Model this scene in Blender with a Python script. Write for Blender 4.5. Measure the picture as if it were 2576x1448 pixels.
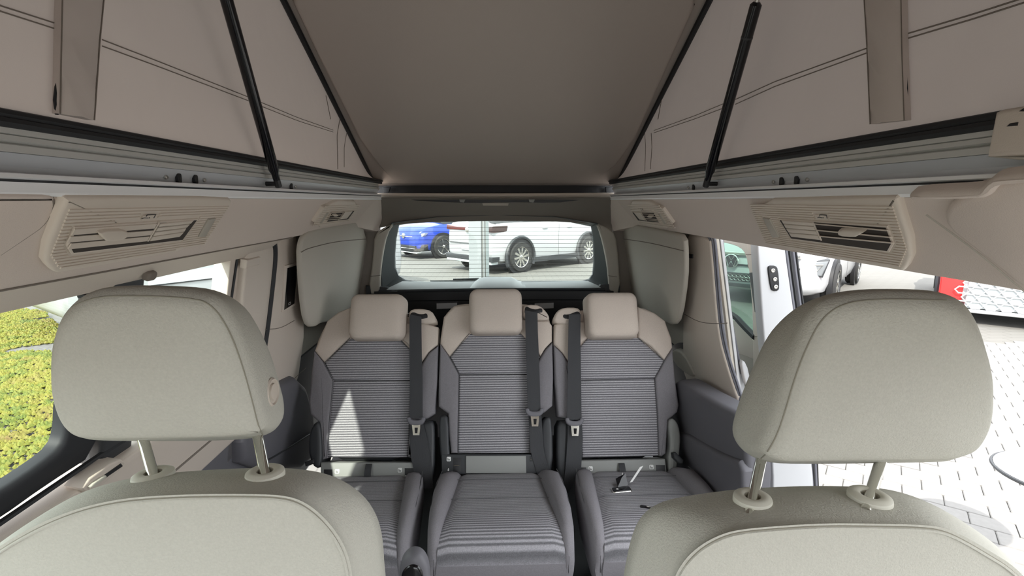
import bpy, bmesh, math, random
from mathutils import Vector, Matrix, noise
random.seed(7)
for o in list(bpy.data.objects): bpy.data.objects.remove(o)
S = bpy.context.scene
COL = S.collection
# ---------------------------------------------------------------- camera
F, CX, CY = 1300.0, 1288.0, 724.0
VPX, VPY = 1240.0, 505.0
PITCH = math.atan((CY-VPY)/F)
YAW = math.atan((CX-VPX)/math.hypot(F, CY-VPY))
CAM = Vector((-0.02, 0.0, 1.33))
FW = Vector((math.sin(YAW)*math.cos(PITCH), math.cos(YAW)*math.cos(PITCH), -math.sin(PITCH)))
RT = FW.cross(Vector((0, 0, 1))).normalized()
UP = RT.cross(FW)
cd = bpy.data.cameras.new('camera'); cam = bpy.data.objects.new('camera', cd); COL.objects.link(cam)
cd.sensor_width = 36.0; cd.lens = 36.0*F/2576.0; cd.clip_start = 0.02; cd.clip_end = 200
cam.matrix_world = Matrix(((RT.x, UP.x, -FW.x, CAM.x), (RT.y, UP.y, -FW.y, CAM.y), (RT.z, UP.z, -FW.z, CAM.z), (0, 0, 0, 1)))
S.camera = cam
# ---------------------------------------------------------------- sky, sun, exposure
W = bpy.data.worlds.new('sky'); S.world = W; W.use_nodes = True
wn = W.node_tree.nodes; wl = W.node_tree.links
bg = wn['Background']; bg.inputs[1].default_value = 1.15; bg.inputs[0].default_value = (0.93, 0.965, 1.0, 1)
sd = bpy.data.lights.new('sun', 'SUN'); sd.energy = 2.2; sd.angle = math.radians(1.0); sd.color = (1.0, 0.95, 0.86)
sun = bpy.data.objects.new('sun', sd); COL.objects.link(sun)
SUN_FROM = Vector((-0.225, -0.68, 0.69)).normalized()
sun.rotation_euler = SUN_FROM.to_track_quat('Z', 'Y').to_euler(); sun.location = (-6, -2, 9)
vs = S.view_settings; vs.view_transform = 'Standard'; vs.look = 'None'; vs.gamma = 1.0; vs.use_curve_mapping = False
vs.exposure = 1.85
# ---------------------------------------------------------------- pixel helpers
def ray(x, y): return FW + RT*((x-CX)/F) + UP*((CY-y)/F)
def onX(x, y, X): d = ray(x, y); return CAM + d*((X-CAM.x)/d.x)
def onY(x, y, Y): d = ray(x, y); return CAM + d*((Y-CAM.y)/d.y)
def onZ(x, y, Z): d = ray(x, y); return CAM + d*((Z-CAM.z)/d.z)
def proj(P):
    v = Vector(P)-CAM; z = v.dot(FW)
    return (CX+F*v.dot(RT)/z, CY-F*v.dot(UP)/z, z)
def frame(o, u, v):
    u = Vector(u).normalized(); v = Vector(v); n = u.cross(v).normalized(); v = n.cross(u).normalized()
    return Matrix(((u.x, v.x, n.x, o[0]), (u.y, v.y, n.y, o[1]), (u.z, v.z, n.z, o[2]), (0, 0, 0, 1)))
def P(M, pts, d=0.0):
    """pixels -> local (x, y) on the plane z = d of frame M"""
    n = Vector(M.col[2][:3]); o = Vector(M.col[3][:3]) + n*d; I = M.inverted(); r = []
    for (x, y) in pts:
        k = ray(x, y); q = CAM + k*((o-CAM).dot(n)/k.dot(n)); l = I @ q
        r.append((l.x, l.y))
    return r
def FY(Y, tilt=0.0):  # upright plane facing the camera
    return frame((0, Y, 1.0), (1, 0, 0), (0, math.sin(tilt), math.cos(tilt)))
# ---------------------------------------------------------------- materials
MATS = {}
def mat(name, col, rough=0.6, metal=0.0, bump=0.0, bscale=200.0, var=0.0, vscale=8.0, spec=0.5, trans=0.0, sheen=0.0, stretch=None, wrinkle=0.0):
    if name in MATS: return MATS[name]
    m = bpy.data.materials.new(name); m.use_nodes = True; N = m.node_tree.nodes; L = m.node_tree.links
    b = N['Principled BSDF']; b.inputs['Base Color'].default_value = (*col, 1); b.inputs['Roughness'].default_value = rough
    b.inputs['Metallic'].default_value = metal; b.inputs['Specular IOR Level'].default_value = spec
    if sheen: b.inputs['Sheen Weight'].default_value = sheen
    tc = N.new('ShaderNodeTexCoord'); src = tc.outputs['Object']
    if stretch:
        mp = N.new('ShaderNodeMapping'); mp.inputs['Scale'].default_value = stretch; L.new(src, mp.inputs[0]); src = mp.outputs[0]
    if var:
        t = N.new('ShaderNodeTexNoise'); t.inputs['Scale'].default_value = vscale; t.inputs['Detail'].default_value = 6; L.new(src, t.inputs['Vector'])
        r = N.new('ShaderNodeMapRange'); r.inputs[1].default_value = 0.3; r.inputs[2].default_value = 0.7
        r.inputs[3].default_value = 1-var; r.inputs[4].default_value = 1+var; L.new(t.outputs[0], r.inputs[0])
        x = N.new('ShaderNodeMixRGB'); x.blend_type = 'MULTIPLY'; x.inputs[0].default_value = 1; x.inputs[1].default_value = (*col, 1); L.new(r.outputs[0], x.inputs[2])
        L.new(x.outputs[0], b.inputs['Base Color'])
    h = None
    if bump:
        t = N.new('ShaderNodeTexNoise'); t.inputs['Scale'].default_value = bscale; t.inputs['Detail'].default_value = 4; L.new(src, t.inputs['Vector'])
        q = N.new('ShaderNodeBump'); q.inputs['Strength'].default_value = bump; q.inputs['Distance'].default_value = 0.002
        L.new(t.outputs[0], q.inputs['Height']); L.new(q.outputs[0], b.inputs['Normal']); h = q
    if wrinkle:
        t = N.new('ShaderNodeTexNoise'); t.inputs['Scale'].default_value = 5; t.inputs['Detail'].default_value = 2; t.inputs['Distortion'].default_value = 0.6; L.new(src, t.inputs['Vector'])
        q = N.new('ShaderNodeBump'); q.inputs['Strength'].default_value = wrinkle; q.inputs['Distance'].default_value = 0.03
        L.new(t.outputs[0], q.inputs['Height'])
        if h: L.new(h.outputs[0], q.inputs['Normal'])
        L.new(q.outputs[0], b.inputs['Normal'])
    if trans:
        tr = N.new('ShaderNodeBsdfTranslucent'); tr.inputs[0].default_value = (*col, 1); mx = N.new('ShaderNodeMixShader'); mx.inputs[0].default_value = trans
        L.new(b.outputs[0], mx.inputs[1]); L.new(tr.outputs[0], mx.inputs[2]); L.new(mx.outputs[0], N['Material Output'].inputs[0])
    MATS[name] = m; return m
def stripes(name, dark, light, period, axis='Y', lo=None, hi=None, base=None, weave=0.0):
    m = bpy.data.materials.new(name); m.use_nodes = True; N = m.node_tree.nodes; L = m.node_tree.links
    b = N['Principled BSDF']; b.inputs['Roughness'].default_value = 0.85; b.inputs['Specular IOR Level'].default_value = 0.2
    tc = N.new('ShaderNodeTexCoord'); sp = N.new('ShaderNodeSeparateXYZ'); L.new(tc.outputs['Object'], sp.inputs[0])
    nz = N.new('ShaderNodeTexNoise'); nz.inputs['Scale'].default_value = 60; L.new(tc.outputs['Object'], nz.inputs['Vector'])
    ad = N.new('ShaderNodeMath'); ad.operation = 'MULTIPLY_ADD'; ad.inputs[1].default_value = 0.0012; L.new(nz.outputs[0], ad.inputs[0]); L.new(sp.outputs[axis], ad.inputs[2])
    mu = N.new('ShaderNodeMath'); mu.operation = 'MULTIPLY'; mu.inputs[1].default_value = 2*math.pi/period; L.new(ad.outputs[0], mu.inputs[0])
    si = N.new('ShaderNodeMath'); si.operation = 'SINE'; L.new(mu.outputs[0], si.inputs[0])
    mr = N.new('ShaderNodeMapRange'); mr.inputs[1].default_value = -0.7; mr.inputs[2].default_value = 0.7; L.new(si.outputs[0], mr.inputs[0])
    cx = N.new('ShaderNodeMixRGB'); cx.inputs[1].default_value = (*dark, 1); cx.inputs[2].default_value = (*light, 1); L.new(mr.outputs[0], cx.inputs[0])
    out = cx.outputs[0]
    if base:
        m2 = N.new('ShaderNodeMapRange'); m2.inputs[1].default_value = lo; m2.inputs[2].default_value = hi; L.new(sp.outputs[axis], m2.inputs[0])
        c2 = N.new('ShaderNodeMixRGB'); c2.inputs[1].default_value = (*base, 1); L.new(m2.outputs[0], c2.inputs[0]); L.new(out, c2.inputs[2]); out = c2.outputs[0]
    fn = N.new('ShaderNodeTexNoise'); fn.inputs['Scale'].default_value = 350; fn.inputs['Detail'].default_value = 3; L.new(tc.outputs['Object'], fn.inputs['Vector'])
    fr = N.new('ShaderNodeMapRange'); fr.inputs[1].default_value = 0.3; fr.inputs[2].default_value = 0.7; fr.inputs[3].default_value = 0.8; fr.inputs[4].default_value = 1.2; L.new(fn.outputs[0], fr.inputs[0])
    mm = N.new('ShaderNodeMixRGB'); mm.blend_type = 'MULTIPLY'; mm.inputs[0].default_value = 1; L.new(out, mm.inputs[1]); L.new(fr.outputs[0], mm.inputs[2])
    L.new(mm.outputs[0], b.inputs['Base Color'])
    bp = N.new('ShaderNodeBump'); bp.inputs['Strength'].default_value = 0.5; bp.inputs['Distance'].default_value = 0.0015; L.new(mr.outputs[0], bp.inputs['Height']); L.new(bp.outputs[0], b.inputs['Normal'])
    MATS[name] = m; return m
def glassmat(name, tint, gloss=0.06):
    m = bpy.data.materials.new(name); m.use_nodes = True; N = m.node_tree.nodes; L = m.node_tree.links
    for n in list(N):
        if n.type == 'BSDF_PRINCIPLED': N.remove(n)
    t = N.new('ShaderNodeBsdfTransparent'); t.inputs[0].default_value = (*tint, 1)
    g = N.new('ShaderNodeBsdfGlossy'); g.inputs['Roughness'].default_value = 0.02
    x = N.new('ShaderNodeMixShader'); x.inputs[0].default_value = gloss
    L.new(t.outputs[0], x.inputs[1]); L.new(g.outputs[0], x.inputs[2]); L.new(x.outputs[0], N['Material Output'].inputs[0])
    MATS[name] = m; return m
LINER = mat('headliner_beige', (0.68, 0.59, 0.53), 0.9, bump=0.25, bscale=500)
TRIM = mat('trim_beige', (0.62, 0.545, 0.475), 0.6, bump=0.15, bscale=600)
TRIMD = mat('trim_greige', (0.45, 0.415, 0.36), 0.65, bump=0.1, bscale=600)
PAD = mat('curtain_pad_greige', (0.47, 0.435, 0.38), 0.8, bump=0.2, bscale=400, wrinkle=0.06)
CANVAS = mat('tent_canvas', (0.48, 0.42, 0.385), 0.9, bump=0.1, bscale=900, trans=0.08, wrinkle=0.55)
CANVAS2 = mat('tent_canvas_strap', (0.58, 0.51, 0.47), 0.9, bump=0.1, bscale=900, trans=0.0, wrinkle=0.7)
ROOF = mat('roof_lining', (0.47, 0.415, 0.375), 0.95, bump=0.15, bscale=500)
ALU = mat('brushed_aluminium', (0.58, 0.60, 0.63), 0.42, 0.25, bump=0.02)
ALUB = mat('aluminium_bright', (0.93, 0.935, 0.945), 0.4, 0.0)
ALUG = mat('rail_paint_grey', (0.60, 0.60, 0.58), 0.55, 0.1)
BLACK = mat('black_plastic', (0.012, 0.012, 0.014), 0.45)
BLACKG = mat('black_gloss', (0.004, 0.004, 0.006), 0.12)
RUBBER = mat('black_rubber', (0.014, 0.015, 0.018), 0.6)
RUBG = mat('grey_rubber', (0.12, 0.12, 0.14), 0.55)
DARK = mat('dark_grey_plastic', (0.13, 0.127, 0.143), 0.55, bump=0.1, bscale=700)
DARK2 = mat('charcoal_plastic', (0.03, 0.032, 0.036), 0.5, bump=0.1, bscale=700)
GREYP = mat('grey_plastic', (0.26, 0.265, 0.255), 0.55, bump=0.08, bscale=700)
SILL = mat('silver_grey_plastic', (0.50, 0.535, 0.545), 0.45)
FAB = mat('front_seat_fabric', (0.46, 0.447, 0.395), 0.92, bump=0.5, bscale=450, spec=0.2, var=0.04, vscale=300)
FABR = mat('rear_beige_fabric', (0.57, 0.495, 0.435), 0.92, bump=0.4, bscale=450, spec=0.2, var=0.04, vscale=300)
GFAB = mat('grey_bolster_fabric', (0.21, 0.20, 0.215), 0.9, bump=0.3, bscale=450, spec=0.2, var=0.08, vscale=300)
STRI = stripes('striped_insert', (0.13, 0.127, 0.14), (0.40, 0.39, 0.41), 0.0098)
CUSH = stripes('cushion_insert', (0.14, 0.137, 0.148), (0.34, 0.33, 0.355), 0.012, axis='Y', lo=-0.30, hi=-0.38, base=(0.25, 0.245, 0.26))
BELT = mat('belt_webbing', (0.034, 0.035, 0.039), 0.7, bump=0.5, bscale=900, stretch=(1, 0.15, 1))
CHROME = mat('chrome', (0.75, 0.74, 0.70), 0.16, 1.0)
STEEL = mat('brushed_steel', (0.55, 0.54, 0.51), 0.3, 1.0)
RED = mat('red_buckle', (0.62, 0.03, 0.035), 0.4)
IVORY = mat('collar_ivory', (0.60, 0.58, 0.50), 0.45)
WHITE = mat('white_paint', (0.50, 0.505, 0.52), 0.25, spec=0.6)
BLUE = mat('blue_paint', (0.012, 0.05, 0.42), 0.2, 0.25, spec=0.8)
REDP = mat('red_paint', (0.70, 0.03, 0.03), 0.25)
TYRE = mat('tyre', (0.022, 0.022, 0.022), 0.8)
GLASS = glassmat('window_glass', (0.93, 0.97, 0.95))
GLASSG = glassmat('green_tint_glass', (0.50, 0.62, 0.57), 0.08)
DGLASS = mat('dark_glass', (0.01, 0.012, 0.014), 0.08)
LENS = mat('lamp_lens', (0.75, 0.77, 0.78), 0.1, 0.3)
PRINT = mat('white_print', (0.75, 0.75, 0.74), 0.5)
SEAM = mat('seam_thread', (0.20, 0.17, 0.145), 0.9)
SEAMG = mat('seam_thread_grey', (0.09, 0.09, 0.095), 0.9)
SEAMF = mat('seam_thread_olive', (0.24, 0.225, 0.18), 0.9)
# ---------------------------------------------------------------- objects
WM = {}
def setp(o, parent, M=None):
    M = M or Matrix.Identity(4); WM[o] = M
    if parent is not None:
        o.parent = parent; o.matrix_basis = WM[parent].inverted() @ M
    else: o.matrix_basis = M
def tag(o, label=None, cat=None, group=None, kind=None):
    if label: o['label'] = label
    if cat: o['category'] = cat
    if group: o['group'] = group
    if kind: o['kind'] = kind
    return o
def thing(name, loc, label=None, cat=None, group=None, kind=None):
    o = bpy.data.objects.new(name, None); COL.objects.link(o); o.empty_display_size = 0.05
    setp(o, None, Matrix.Translation(loc)); return tag(o, label, cat, group, kind)
def mk(name, vs_, fs, m, parent=None, M=None, smooth=35):
    me = bpy.data.meshes.new(name); me.from_pydata([tuple(v) for v in vs_], [], fs)
    bm = bmesh.new(); bm.from_mesh(me); bmesh.ops.remove_doubles(bm, verts=bm.verts, dist=1e-6)
    bmesh.ops.recalc_face_normals(bm, faces=bm.faces); bm.to_mesh(me); bm.free()
    me.materials.append(m)
    if smooth is not None:
        me.shade_smooth(); me.set_sharp_from_angle(angle=math.radians(smooth))
    o = bpy.data.objects.new(name, me); COL.objects.link(o); setp(o, parent, M); return o
class MB:
    def __init__(s): s.v = []; s.f = []
    def add(s, v, f):
        k = len(s.v); s.v += [Vector(p) for p in v]; s.f += [tuple(i+k for i in q) for q in f]; return s
    def box(s, c, h, R=None):
        c = Vector(c); vv = []
        for sx in (-1, 1):
            for sy in (-1, 1):
                for sz in (-1, 1):
                    p = Vector((sx*h[0], sy*h[1], sz*h[2])); vv.append(c+((R @ p) if R else p))
        return s.add(vv, [(0, 1, 3, 2), (4, 6, 7, 5), (0, 4, 5, 1), (2, 3, 7, 6), (0, 2, 6, 4), (1, 5, 7, 3)])
    def loft(s, rings, closed=True, cap0=True, cap1=True):
        n = len(rings[0]); vv = [p for r in rings for p in r]; ff = []
        for i in range(len(rings)-1):
            for j in range(n if closed else n-1):
                k = (j+1) % n; ff.append((i*n+j, i*n+k, (i+1)*n+k, (i+1)*n+j))
        if cap0: ff.append(tuple(range(n))[::-1])
        if cap1: ff.append(tuple(range((len(rings)-1)*n, len(rings)*n)))
        return s.add(vv, ff)
    def tube(s, pts, r, n=10, closed=False, cap=True):
        pts = [Vector(p) for p in pts]; rings = []; up = None; m = len(pts)
        for i, p in enumerate(pts):
            t = (pts[(i+1) % m]-pts[i-1]) if closed else (pts[min(i+1, m-1)]-pts[max(i-1, 0)])
            t.normalize()
            if up is None: up = t.orthogonal().normalized()
            up = (up-t*up.dot(t)).normalized(); w = t.cross(up)
            rr = r[i] if isinstance(r, (list, tuple)) else r
            rings.append([p+(up*math.cos(a)+w*math.sin(a))*rr for a in [2*math.pi*k/n for k in range(n)]])
        if closed: rings.append(rings[0])
        return s.loft(rings, True, cap and not closed, cap and not closed)
    def cushion(s, out, d0, d1, r, seg=4, crown=0.0):
        """closed outline extruded along local z with a rounded front edge"""
        out = ccw(out); rings = [[Vector((x, y, d0)) for x, y in out]]
        for k in range(seg+1):
            a = math.pi/2*k/seg; q = inset(out, r*(1-math.cos(a)))
            rings.append([Vector((x, y, d1-r+r*math.sin(a))) for x, y in q])
        if crown:
            q = inset(out, r); cx = sum(p[0] for p in q)/len(q); cy = sum(p[1] for p in q)/len(q)
            for t in (0.85, 0.65, 0.4, 0.15):
                rings.append([Vector((cx+(x-cx)*t, cy+(y-cy)*t, d1+crown*(1-t*t))) for x, y in q])
        return s.loft(rings)
    def revolve(s, prof, c, ax, n=24, cap=True):
        ax = Vector(ax).normalized(); u = ax.orthogonal().normalized(); w = ax.cross(u); c = Vector(c)
        rings = [[c+ax*h+(u*math.cos(a)+w*math.sin(a))*r for a in [2*math.pi*k/n for k in range(n)]] for r, h in prof]
        return s.loft(rings, True, cap, cap)
    def build(s, name, m, parent=None, M=None, smooth=35): return mk(name, s.v, s.f, m, parent, M, smooth)
def ccw(p):
    a = sum(p[i-1][0]*p[i][1]-p[i][0]*p[i-1][1] for i in range(len(p)))
    return list(p) if a > 0 else list(p)[::-1]
def inset(p, d):
    n = len(p); r = []
    for i in range(n):
        a = Vector(p[i-1]); b = Vector(p[i]); c = Vector(p[(i+1) % n])
        e1 = (b-a); e2 = (c-b)
        if e1.length < 1e-9 or e2.length < 1e-9: r.append((b.x, b.y)); continue
        e1.normalize(); e2.normalize()
        n1 = Vector((-e1.y, e1.x)); n2 = Vector((-e2.y, e2.x)); m = n1+n2
        if m.length < 1e-4: m = n1
        m.normalize(); k = max(m.dot(n1), 0.45); q = b+m*(d/k); r.append((q.x, q.y))
    return r
def chaikin(p, it=2, closed=True):
    for _ in range(it):
        q = []; n = len(p); rng = range(n) if closed else range(n-1)
        if not closed: q.append(p[0])
        for i in rng:
            a = Vector(p[i]); b = Vector(p[(i+1) % n]); q += [tuple(a*0.75+b*0.25), tuple(a*0.25+b*0.75)]
        if not closed: q.append(p[-1])
        p = q
    return p
def resample(p, n, closed=False):
    p = [Vector(q) for q in p]
    if closed: p = p+[p[0]]
    L = [0]
    for i in range(1, len(p)): L.append(L[-1]+(p[i]-p[i-1]).length)
    r = []; m = n if closed else n-1
    for k in range(n):
        t = L[-1]*k/m; i = 0
        while i < len(L)-2 and L[i+1] < t: i += 1
        f = (t-L[i])/max(L[i+1]-L[i], 1e-9); r.append(p[i].lerp(p[i+1], min(max(f, 0), 1)))
    return r
def rrect(w, h, r, n=5, cx=0, cy=0):
    pts = []
    for (sx, sy, a0) in ((1, 1, 0), (-1, 1, 90), (-1, -1, 180), (1, -1, 270)):
        for k in range(n+1):
            a = math.radians(a0+90*k/n); pts.append((cx+sx*(w/2-r)+r*math.cos(a), cy+sy*(h/2-r)+r*math.sin(a)))
    return pts
from mathutils.bvhtree import BVHTree
def hits(o, px, off=0.0):
    """where the pixel rays meet the surface of object o (world points and normals)"""
    M = WM[o]; me = o.data; bv = BVHTree.FromPolygons([M @ v.co for v in me.vertices], [tuple(p.vertices) for p in me.polygons]); r = []
    for (x, y) in px:
        d = ray(x, y).normalized(); h = bv.ray_cast(CAM, d)
        if h[0] is not None:
            n = h[1] if h[1].dot(d) < 0 else -h[1]; r.append((h[0]+n*off, n))
    return r
def seam_on(name, o, px, r, m, off=0.0, n=60):
    q = [tuple(p) for p in resample(chaikin(px, 2, False), n)]
    pts = [h[0] for h in hits(o, q, off)]
    return MB().tube(pts, r, 6).build(name, m, o) if len(pts) > 2 else None
def padpx(name, M, px, d0, d1, r, m, parent, it=1, crown=0.0, seg=3, smooth=35):
    o = P(M, px, d1); o = chaikin(o, it) if it else o
    return MB().cushion(o, d0, d1, r, seg, crown).build(name, m, parent, M, smooth)
def linepx(name, M, px, d, r, m, parent, it=2, closed=False, n=6):
    o = chaikin(P(M, px, d), it, closed) if it else P(M, px, d)
    return MB().tube([(x, y, d) for x, y in o], r, n, closed).build(name, m, parent, M)
def stripx(name, M, left, right, d, th, m, parent):
    """band between two pixel polylines, with thickness"""
    a = P(M, left, d); b = P(M, right, d); rings = []
    for (x0, y0), (x1, y1) in zip(a, b): rings.append([Vector((x0, y0, d-th)), Vector((x1, y1, d-th)), Vector((x1, y1, d)), Vector((x0, y0, d))])
    return MB().loft(rings).build(name, m, parent, M, 40)
def profile_y(name, prof, y0, y1, m, parent, side=1, smooth=25):
    """closed profile of (x, z) swept along the van"""
    r = [[Vector((side*x, y, z)) for x, z in prof] for y in (y0, y1)]
    return MB().loft(r).build(name, m, parent, None, smooth)
ID = Matrix.Identity(4)
# frames
A = 0.187
WL = frame((-0.78, 1.85, 1.2), (0, 1, 0), (A, 0, 0.982))
WR = frame((0.78, 1.85, 1.2), (0, -1, 0), (-A, 0, 0.982))
HL = frame((-0.605, 1.0, 1.33), (0, 1, 0), (0.689, 0, 0.725))
HR = frame((0.605, 1.0, 1.33), (0, -1, 0), (-0.689, 0, 0.725))
RS = frame((0, 2.2, 0.736), (1, 0, 0), (0, 0.402, 0.916))
FLOOR_Z = -0.08; GZ = -0.42
# ================================================================ SHELL
fl = MB().box((0, 1.2, FLOOR_Z-0.03), (0.92, 1.85, 0.03)).build('floor', DARK2, None, None, None); tag(fl, 'dark charcoal floor of the van', 'floor', kind='structure')
# --- left body side
wl = thing('wall_left', (-0.86, 1.1, FLOOR_Z), 'beige and charcoal side wall of the van with two windows', 'wall', kind='structure')
def wrect(name, M, x0, x1, y0, y1, d0, d1, r, m, parent):
    return MB().cushion([(x0, y0), (x1, y0), (x1, y1), (x0, y1)], d0, d1, r, 3).build(name, m, parent, M)
# upper door frame between roof lining and window tops (left only)
fr = [[Vector((x, y, z)) for x, z in ((-0.722, 1.206), (-0.735, 1.198), (-0.779, 1.166), (-0.786, 1.158), (-0.83, 1.15), (-0.83, 1.24), (-0.76, 1.235))] for y in (-0.7, 1.70)]
for dy, s in ((1.775, 0.985), (1.83, 0.93), (1.845, 0.86)):
    fr.append([Vector((x, dy, 1.28+(z-1.28)*s*(1.0 if s > 0.95 else 0.9))) for x, z in ((-0.722, 1.206), (-0.735, 1.198), (-0.779, 1.166), (-0.786, 1.158), (-0.83, 1.15), (-0.83, 1.24), (-0.76, 1.235))])
MB().loft(fr).build('door_head_trim', TRIM, wl)
wrect('door_frame_trim', WL, -0.235, -0.015, -0.75, -0.015, -0.05, 0.012, 0.012, TRIM, wl)
wrect('window_jamb', WL, -0.29, -0.225, -0.75, -0.03, -0.06, -0.012, 0.004, TRIM, wl)
wrect('pillar_trim', WL, -0.80, -0.70, -0.46, -0.03, -0.06, 0.006, 0.01, DARK2, wl)
wrect('blind_bar', WL, -0.255, -0.16, -0.072, -0.045, 0.0, 0.02, 0.006, TRIM, wl)
# door panel ledge and lower panels
wrect('door_ledge', WL, -2.5, -0.02, -0.66, -0.432, -0.06, 0.03, 0.018, TRIM, wl)
wrect('door_panel', WL, -2.5, -0.02, -1.3, -0.655, -0.06, 0.012, 0.01, DARK, wl)
wrect('ledge_line', WL, -0.72, -0.02, -0.575, -0.568, 0.028, 0.032, 0.001, SEAM, wl)
padpx('lower_trim', WL, [(612, 1090), (690, 978), (765, 940), (800, 1060), (790, 1180), (612, 1190)], -0.02, 0.05, 0.03, DARK, wl, 1)
linepx('trim_crease', WL, [(660, 1165), (720, 1130), (790, 1085)], 0.052, 0.004, DARK2, wl)
# door pull recess
h = padpx('door_pull_bezel', WL, [(203, 1222), (300, 1150), (322, 1168), (225, 1245)], 0.0, 0.036, 0.004, TRIM, wl, 1)
padpx('pull_slot', WL, [(248, 1205), (305, 1165), (310, 1172), (252, 1212)], 0.03, 0.0375, 0.001, BLACK, h, 0)
padpx('pull_lever', WL, [(228, 1222), (268, 1194), (272, 1200), (232, 1230)], 0.03, 0.043, 0.003, IVORY, h, 1)
# C-pillar trim, screen
padpx('pillar_cover', WL, [(694, 592), (760, 578), (770, 830), (760, 900), (752, 960), (728, 990), (668, 1000), (660, 900), (672, 800), (690, 680)], -0.01, 0.014, 0.02, TRIM, wl, 1)
linepx('pillar_joint', WL, [(668, 828), (705, 826), (740, 806)], 0.0145, 0.0014, SEAM, wl)
linepx('pillar_joint', WL, [(735, 957), (757, 936), (770, 925)], 0.0145, 0.0012, SEAM, wl)
MB().cushion(P(WL, [(650, 560), (940, 540), (945, 1010), (650, 1010)], -0.03), -0.06, -0.03, 0.002).build('inner_side_panel', TRIMD, wl, WL)
sc = thing('control_screen', WL @ Vector(P(WL, [(733, 776)], 0.02)[0]+(0.014,)), 'slim black touch screen in a beige bezel on the window pillar', 'screen')
padpx('bezel', WL, [(719, 668), (751, 659), (744, 768), (712, 785)], 0.012, 0.021, 0.004, TRIM, sc, 0)
s_ = padpx('display', WL, [(724, 674), (748, 667), (741, 763), (716, 779)], 0.018, 0.0225, 0.001, BLACKG, sc, 0)
linepx('display_icon', WL, [(726, 767), (731, 764), (731, 759), (726, 762)], 0.0228, 0.0006, PRINT, s_, 0, True)
# windows left
def window(n, M, x0, x1, y0, y1, r, d, label, glass):
    w = thing('window_%d' % n, M @ Vector(((x0+x1)/2, y0, d)), label, 'window', kind='structure')
    o = rrect(x1-x0, y1-y0, r, 5, (x0+x1)/2, (y0+y1)/2)
    MB().cushion(o, d-0.004, d, 0.001, 1).build('pane', glass, w, M)
    return w
w1 = window(1, WL, -2.4, -0.80, -0.40, 0.0, 0.05, -0.03, 'front side window looking onto the yellow green planting', GLASS)
w2 = window(2, WL, -0.72, -0.26, -0.44, 0.0, 0.03, -0.03, 'sliding door window with a white vehicle outside', GLASS)
# thick black surround of window 1
padpx('window_surround', WL, [(-700, 1640), (0, 1240), (110, 1167), (158, 1126), (172, 1085), (176, 1000), (250, 1000), (248, 1142), (120, 1225), (0, 1312), (-700, 1760)], -0.03, 0.0, 0.012, RUBBER, w1, 1)
linepx('window_edge', WL, [(597, 645), (584, 735), (566, 870)], -0.01, 0.0045, RUBBER, w2, 0)
linepx('window_seal', WL, [(-700, 1762), (0, 1315), (250, 1145), (420, 1040)], 0.002, 0.006, RUBBER, w2, 0)
padpx('window_surround', WL, [(232, 745), (292, 728), (292, 737), (236, 756)], -0.03, 0.0, 0.004, RUBBER, w2, 0)
# black door seal
linepx('door_seal', WL, [(640, 599), (672, 598), (688, 604), (692, 640), (684, 720), (671, 830), (660, 900), (648, 960)], 0.012, 0.011, RUBBER, wl)
# grab hook at window top
hk = thing('blind_hook', (-0.775, 1.09, 1.165), 'small brown-beige hook on the window head trim', 'hook')
MB().cushion(rrect(0.03, 0.022, 0.008), 0, 0.014, 0.006).build('hook_body', SEAM, hk, frame(onX(370, 690, -0.765), (0, 1, 0), (0.4, 0, 0.9)))
# --- right body side
wr = thing('wall_right', (0.86, 2.2, FLOOR_Z), 'beige and grey side wall behind the open sliding door', 'wall', kind='structure')
MB().cushion([(-1.1, -0.7), (-0.03, -0.7), (-0.03, 0.08), (-1.1, 0.08)], -0.03, -0.02, 0.002).build('inner_side_panel', TRIMD, wr, WR)
padpx('pillar_cover', WR, [(1716, 588), (1784, 594), (1789, 640), (1797, 740), (1804, 816), (1812, 863), (1824, 908), (1843, 968), (1858, 1010), (1850, 1040), (1780, 1003), (1718, 965), (1716, 830), (1722, 700)], -0.006, 0.012, 0.012, TRIM, wr, 1)
linepx('pillar_joint', WR, [(1722, 790), (1760, 811), (1806, 814), (1830, 812)], 0.0125, 0.0014, SEAM, wr)
padpx('switch', WR, [(1730, 638), (1741, 640), (1741, 650), (1731, 649)], 0.01, 0.017, 0.002, BLACK, wr, 0)
padpx('pocket', WR, [(1690, 868), (1712, 860), (1728, 868), (1718, 888), (1690, 882)], -0.04, -0.01, 0.002, BLACK, wr, 1)
padpx('pillar_shelf', WR, [(1690, 876), (1718, 886), (1745, 940), (1742, 950), (1710, 930), (1690, 905)], -0.04, 0.02, 0.01, TRIMD, wr, 1)
RW2 = frame((0.80, 1.9, 0.3), (0, -1, 0), (-0.10, 0, 0.99))
padpx('lower_trim', RW2, [(1700, 955), (1716, 960), (1782, 1003), (1868, 1045), (1878, 1180), (1875, 1260), (1640, 1270), (1640, 1000)], -0.08, 0.0, 0.02, DARK, wr, 1)
padpx('arch_panel', RW2, [(1650, 1080), (1715, 1085), (1770, 1120), (1830, 1150), (1866, 1160), (1868, 1270), (1640, 1280)], -0.02, 0.016, 0.015, DARK, wr, 1)
padpx('trim_foot', RW2, [(1712, 1236), (1735, 1232), (1760, 1240), (1765, 1260), (1712, 1262)], 0.0, 0.03, 0.012, DARK, wr, 1)
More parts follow.
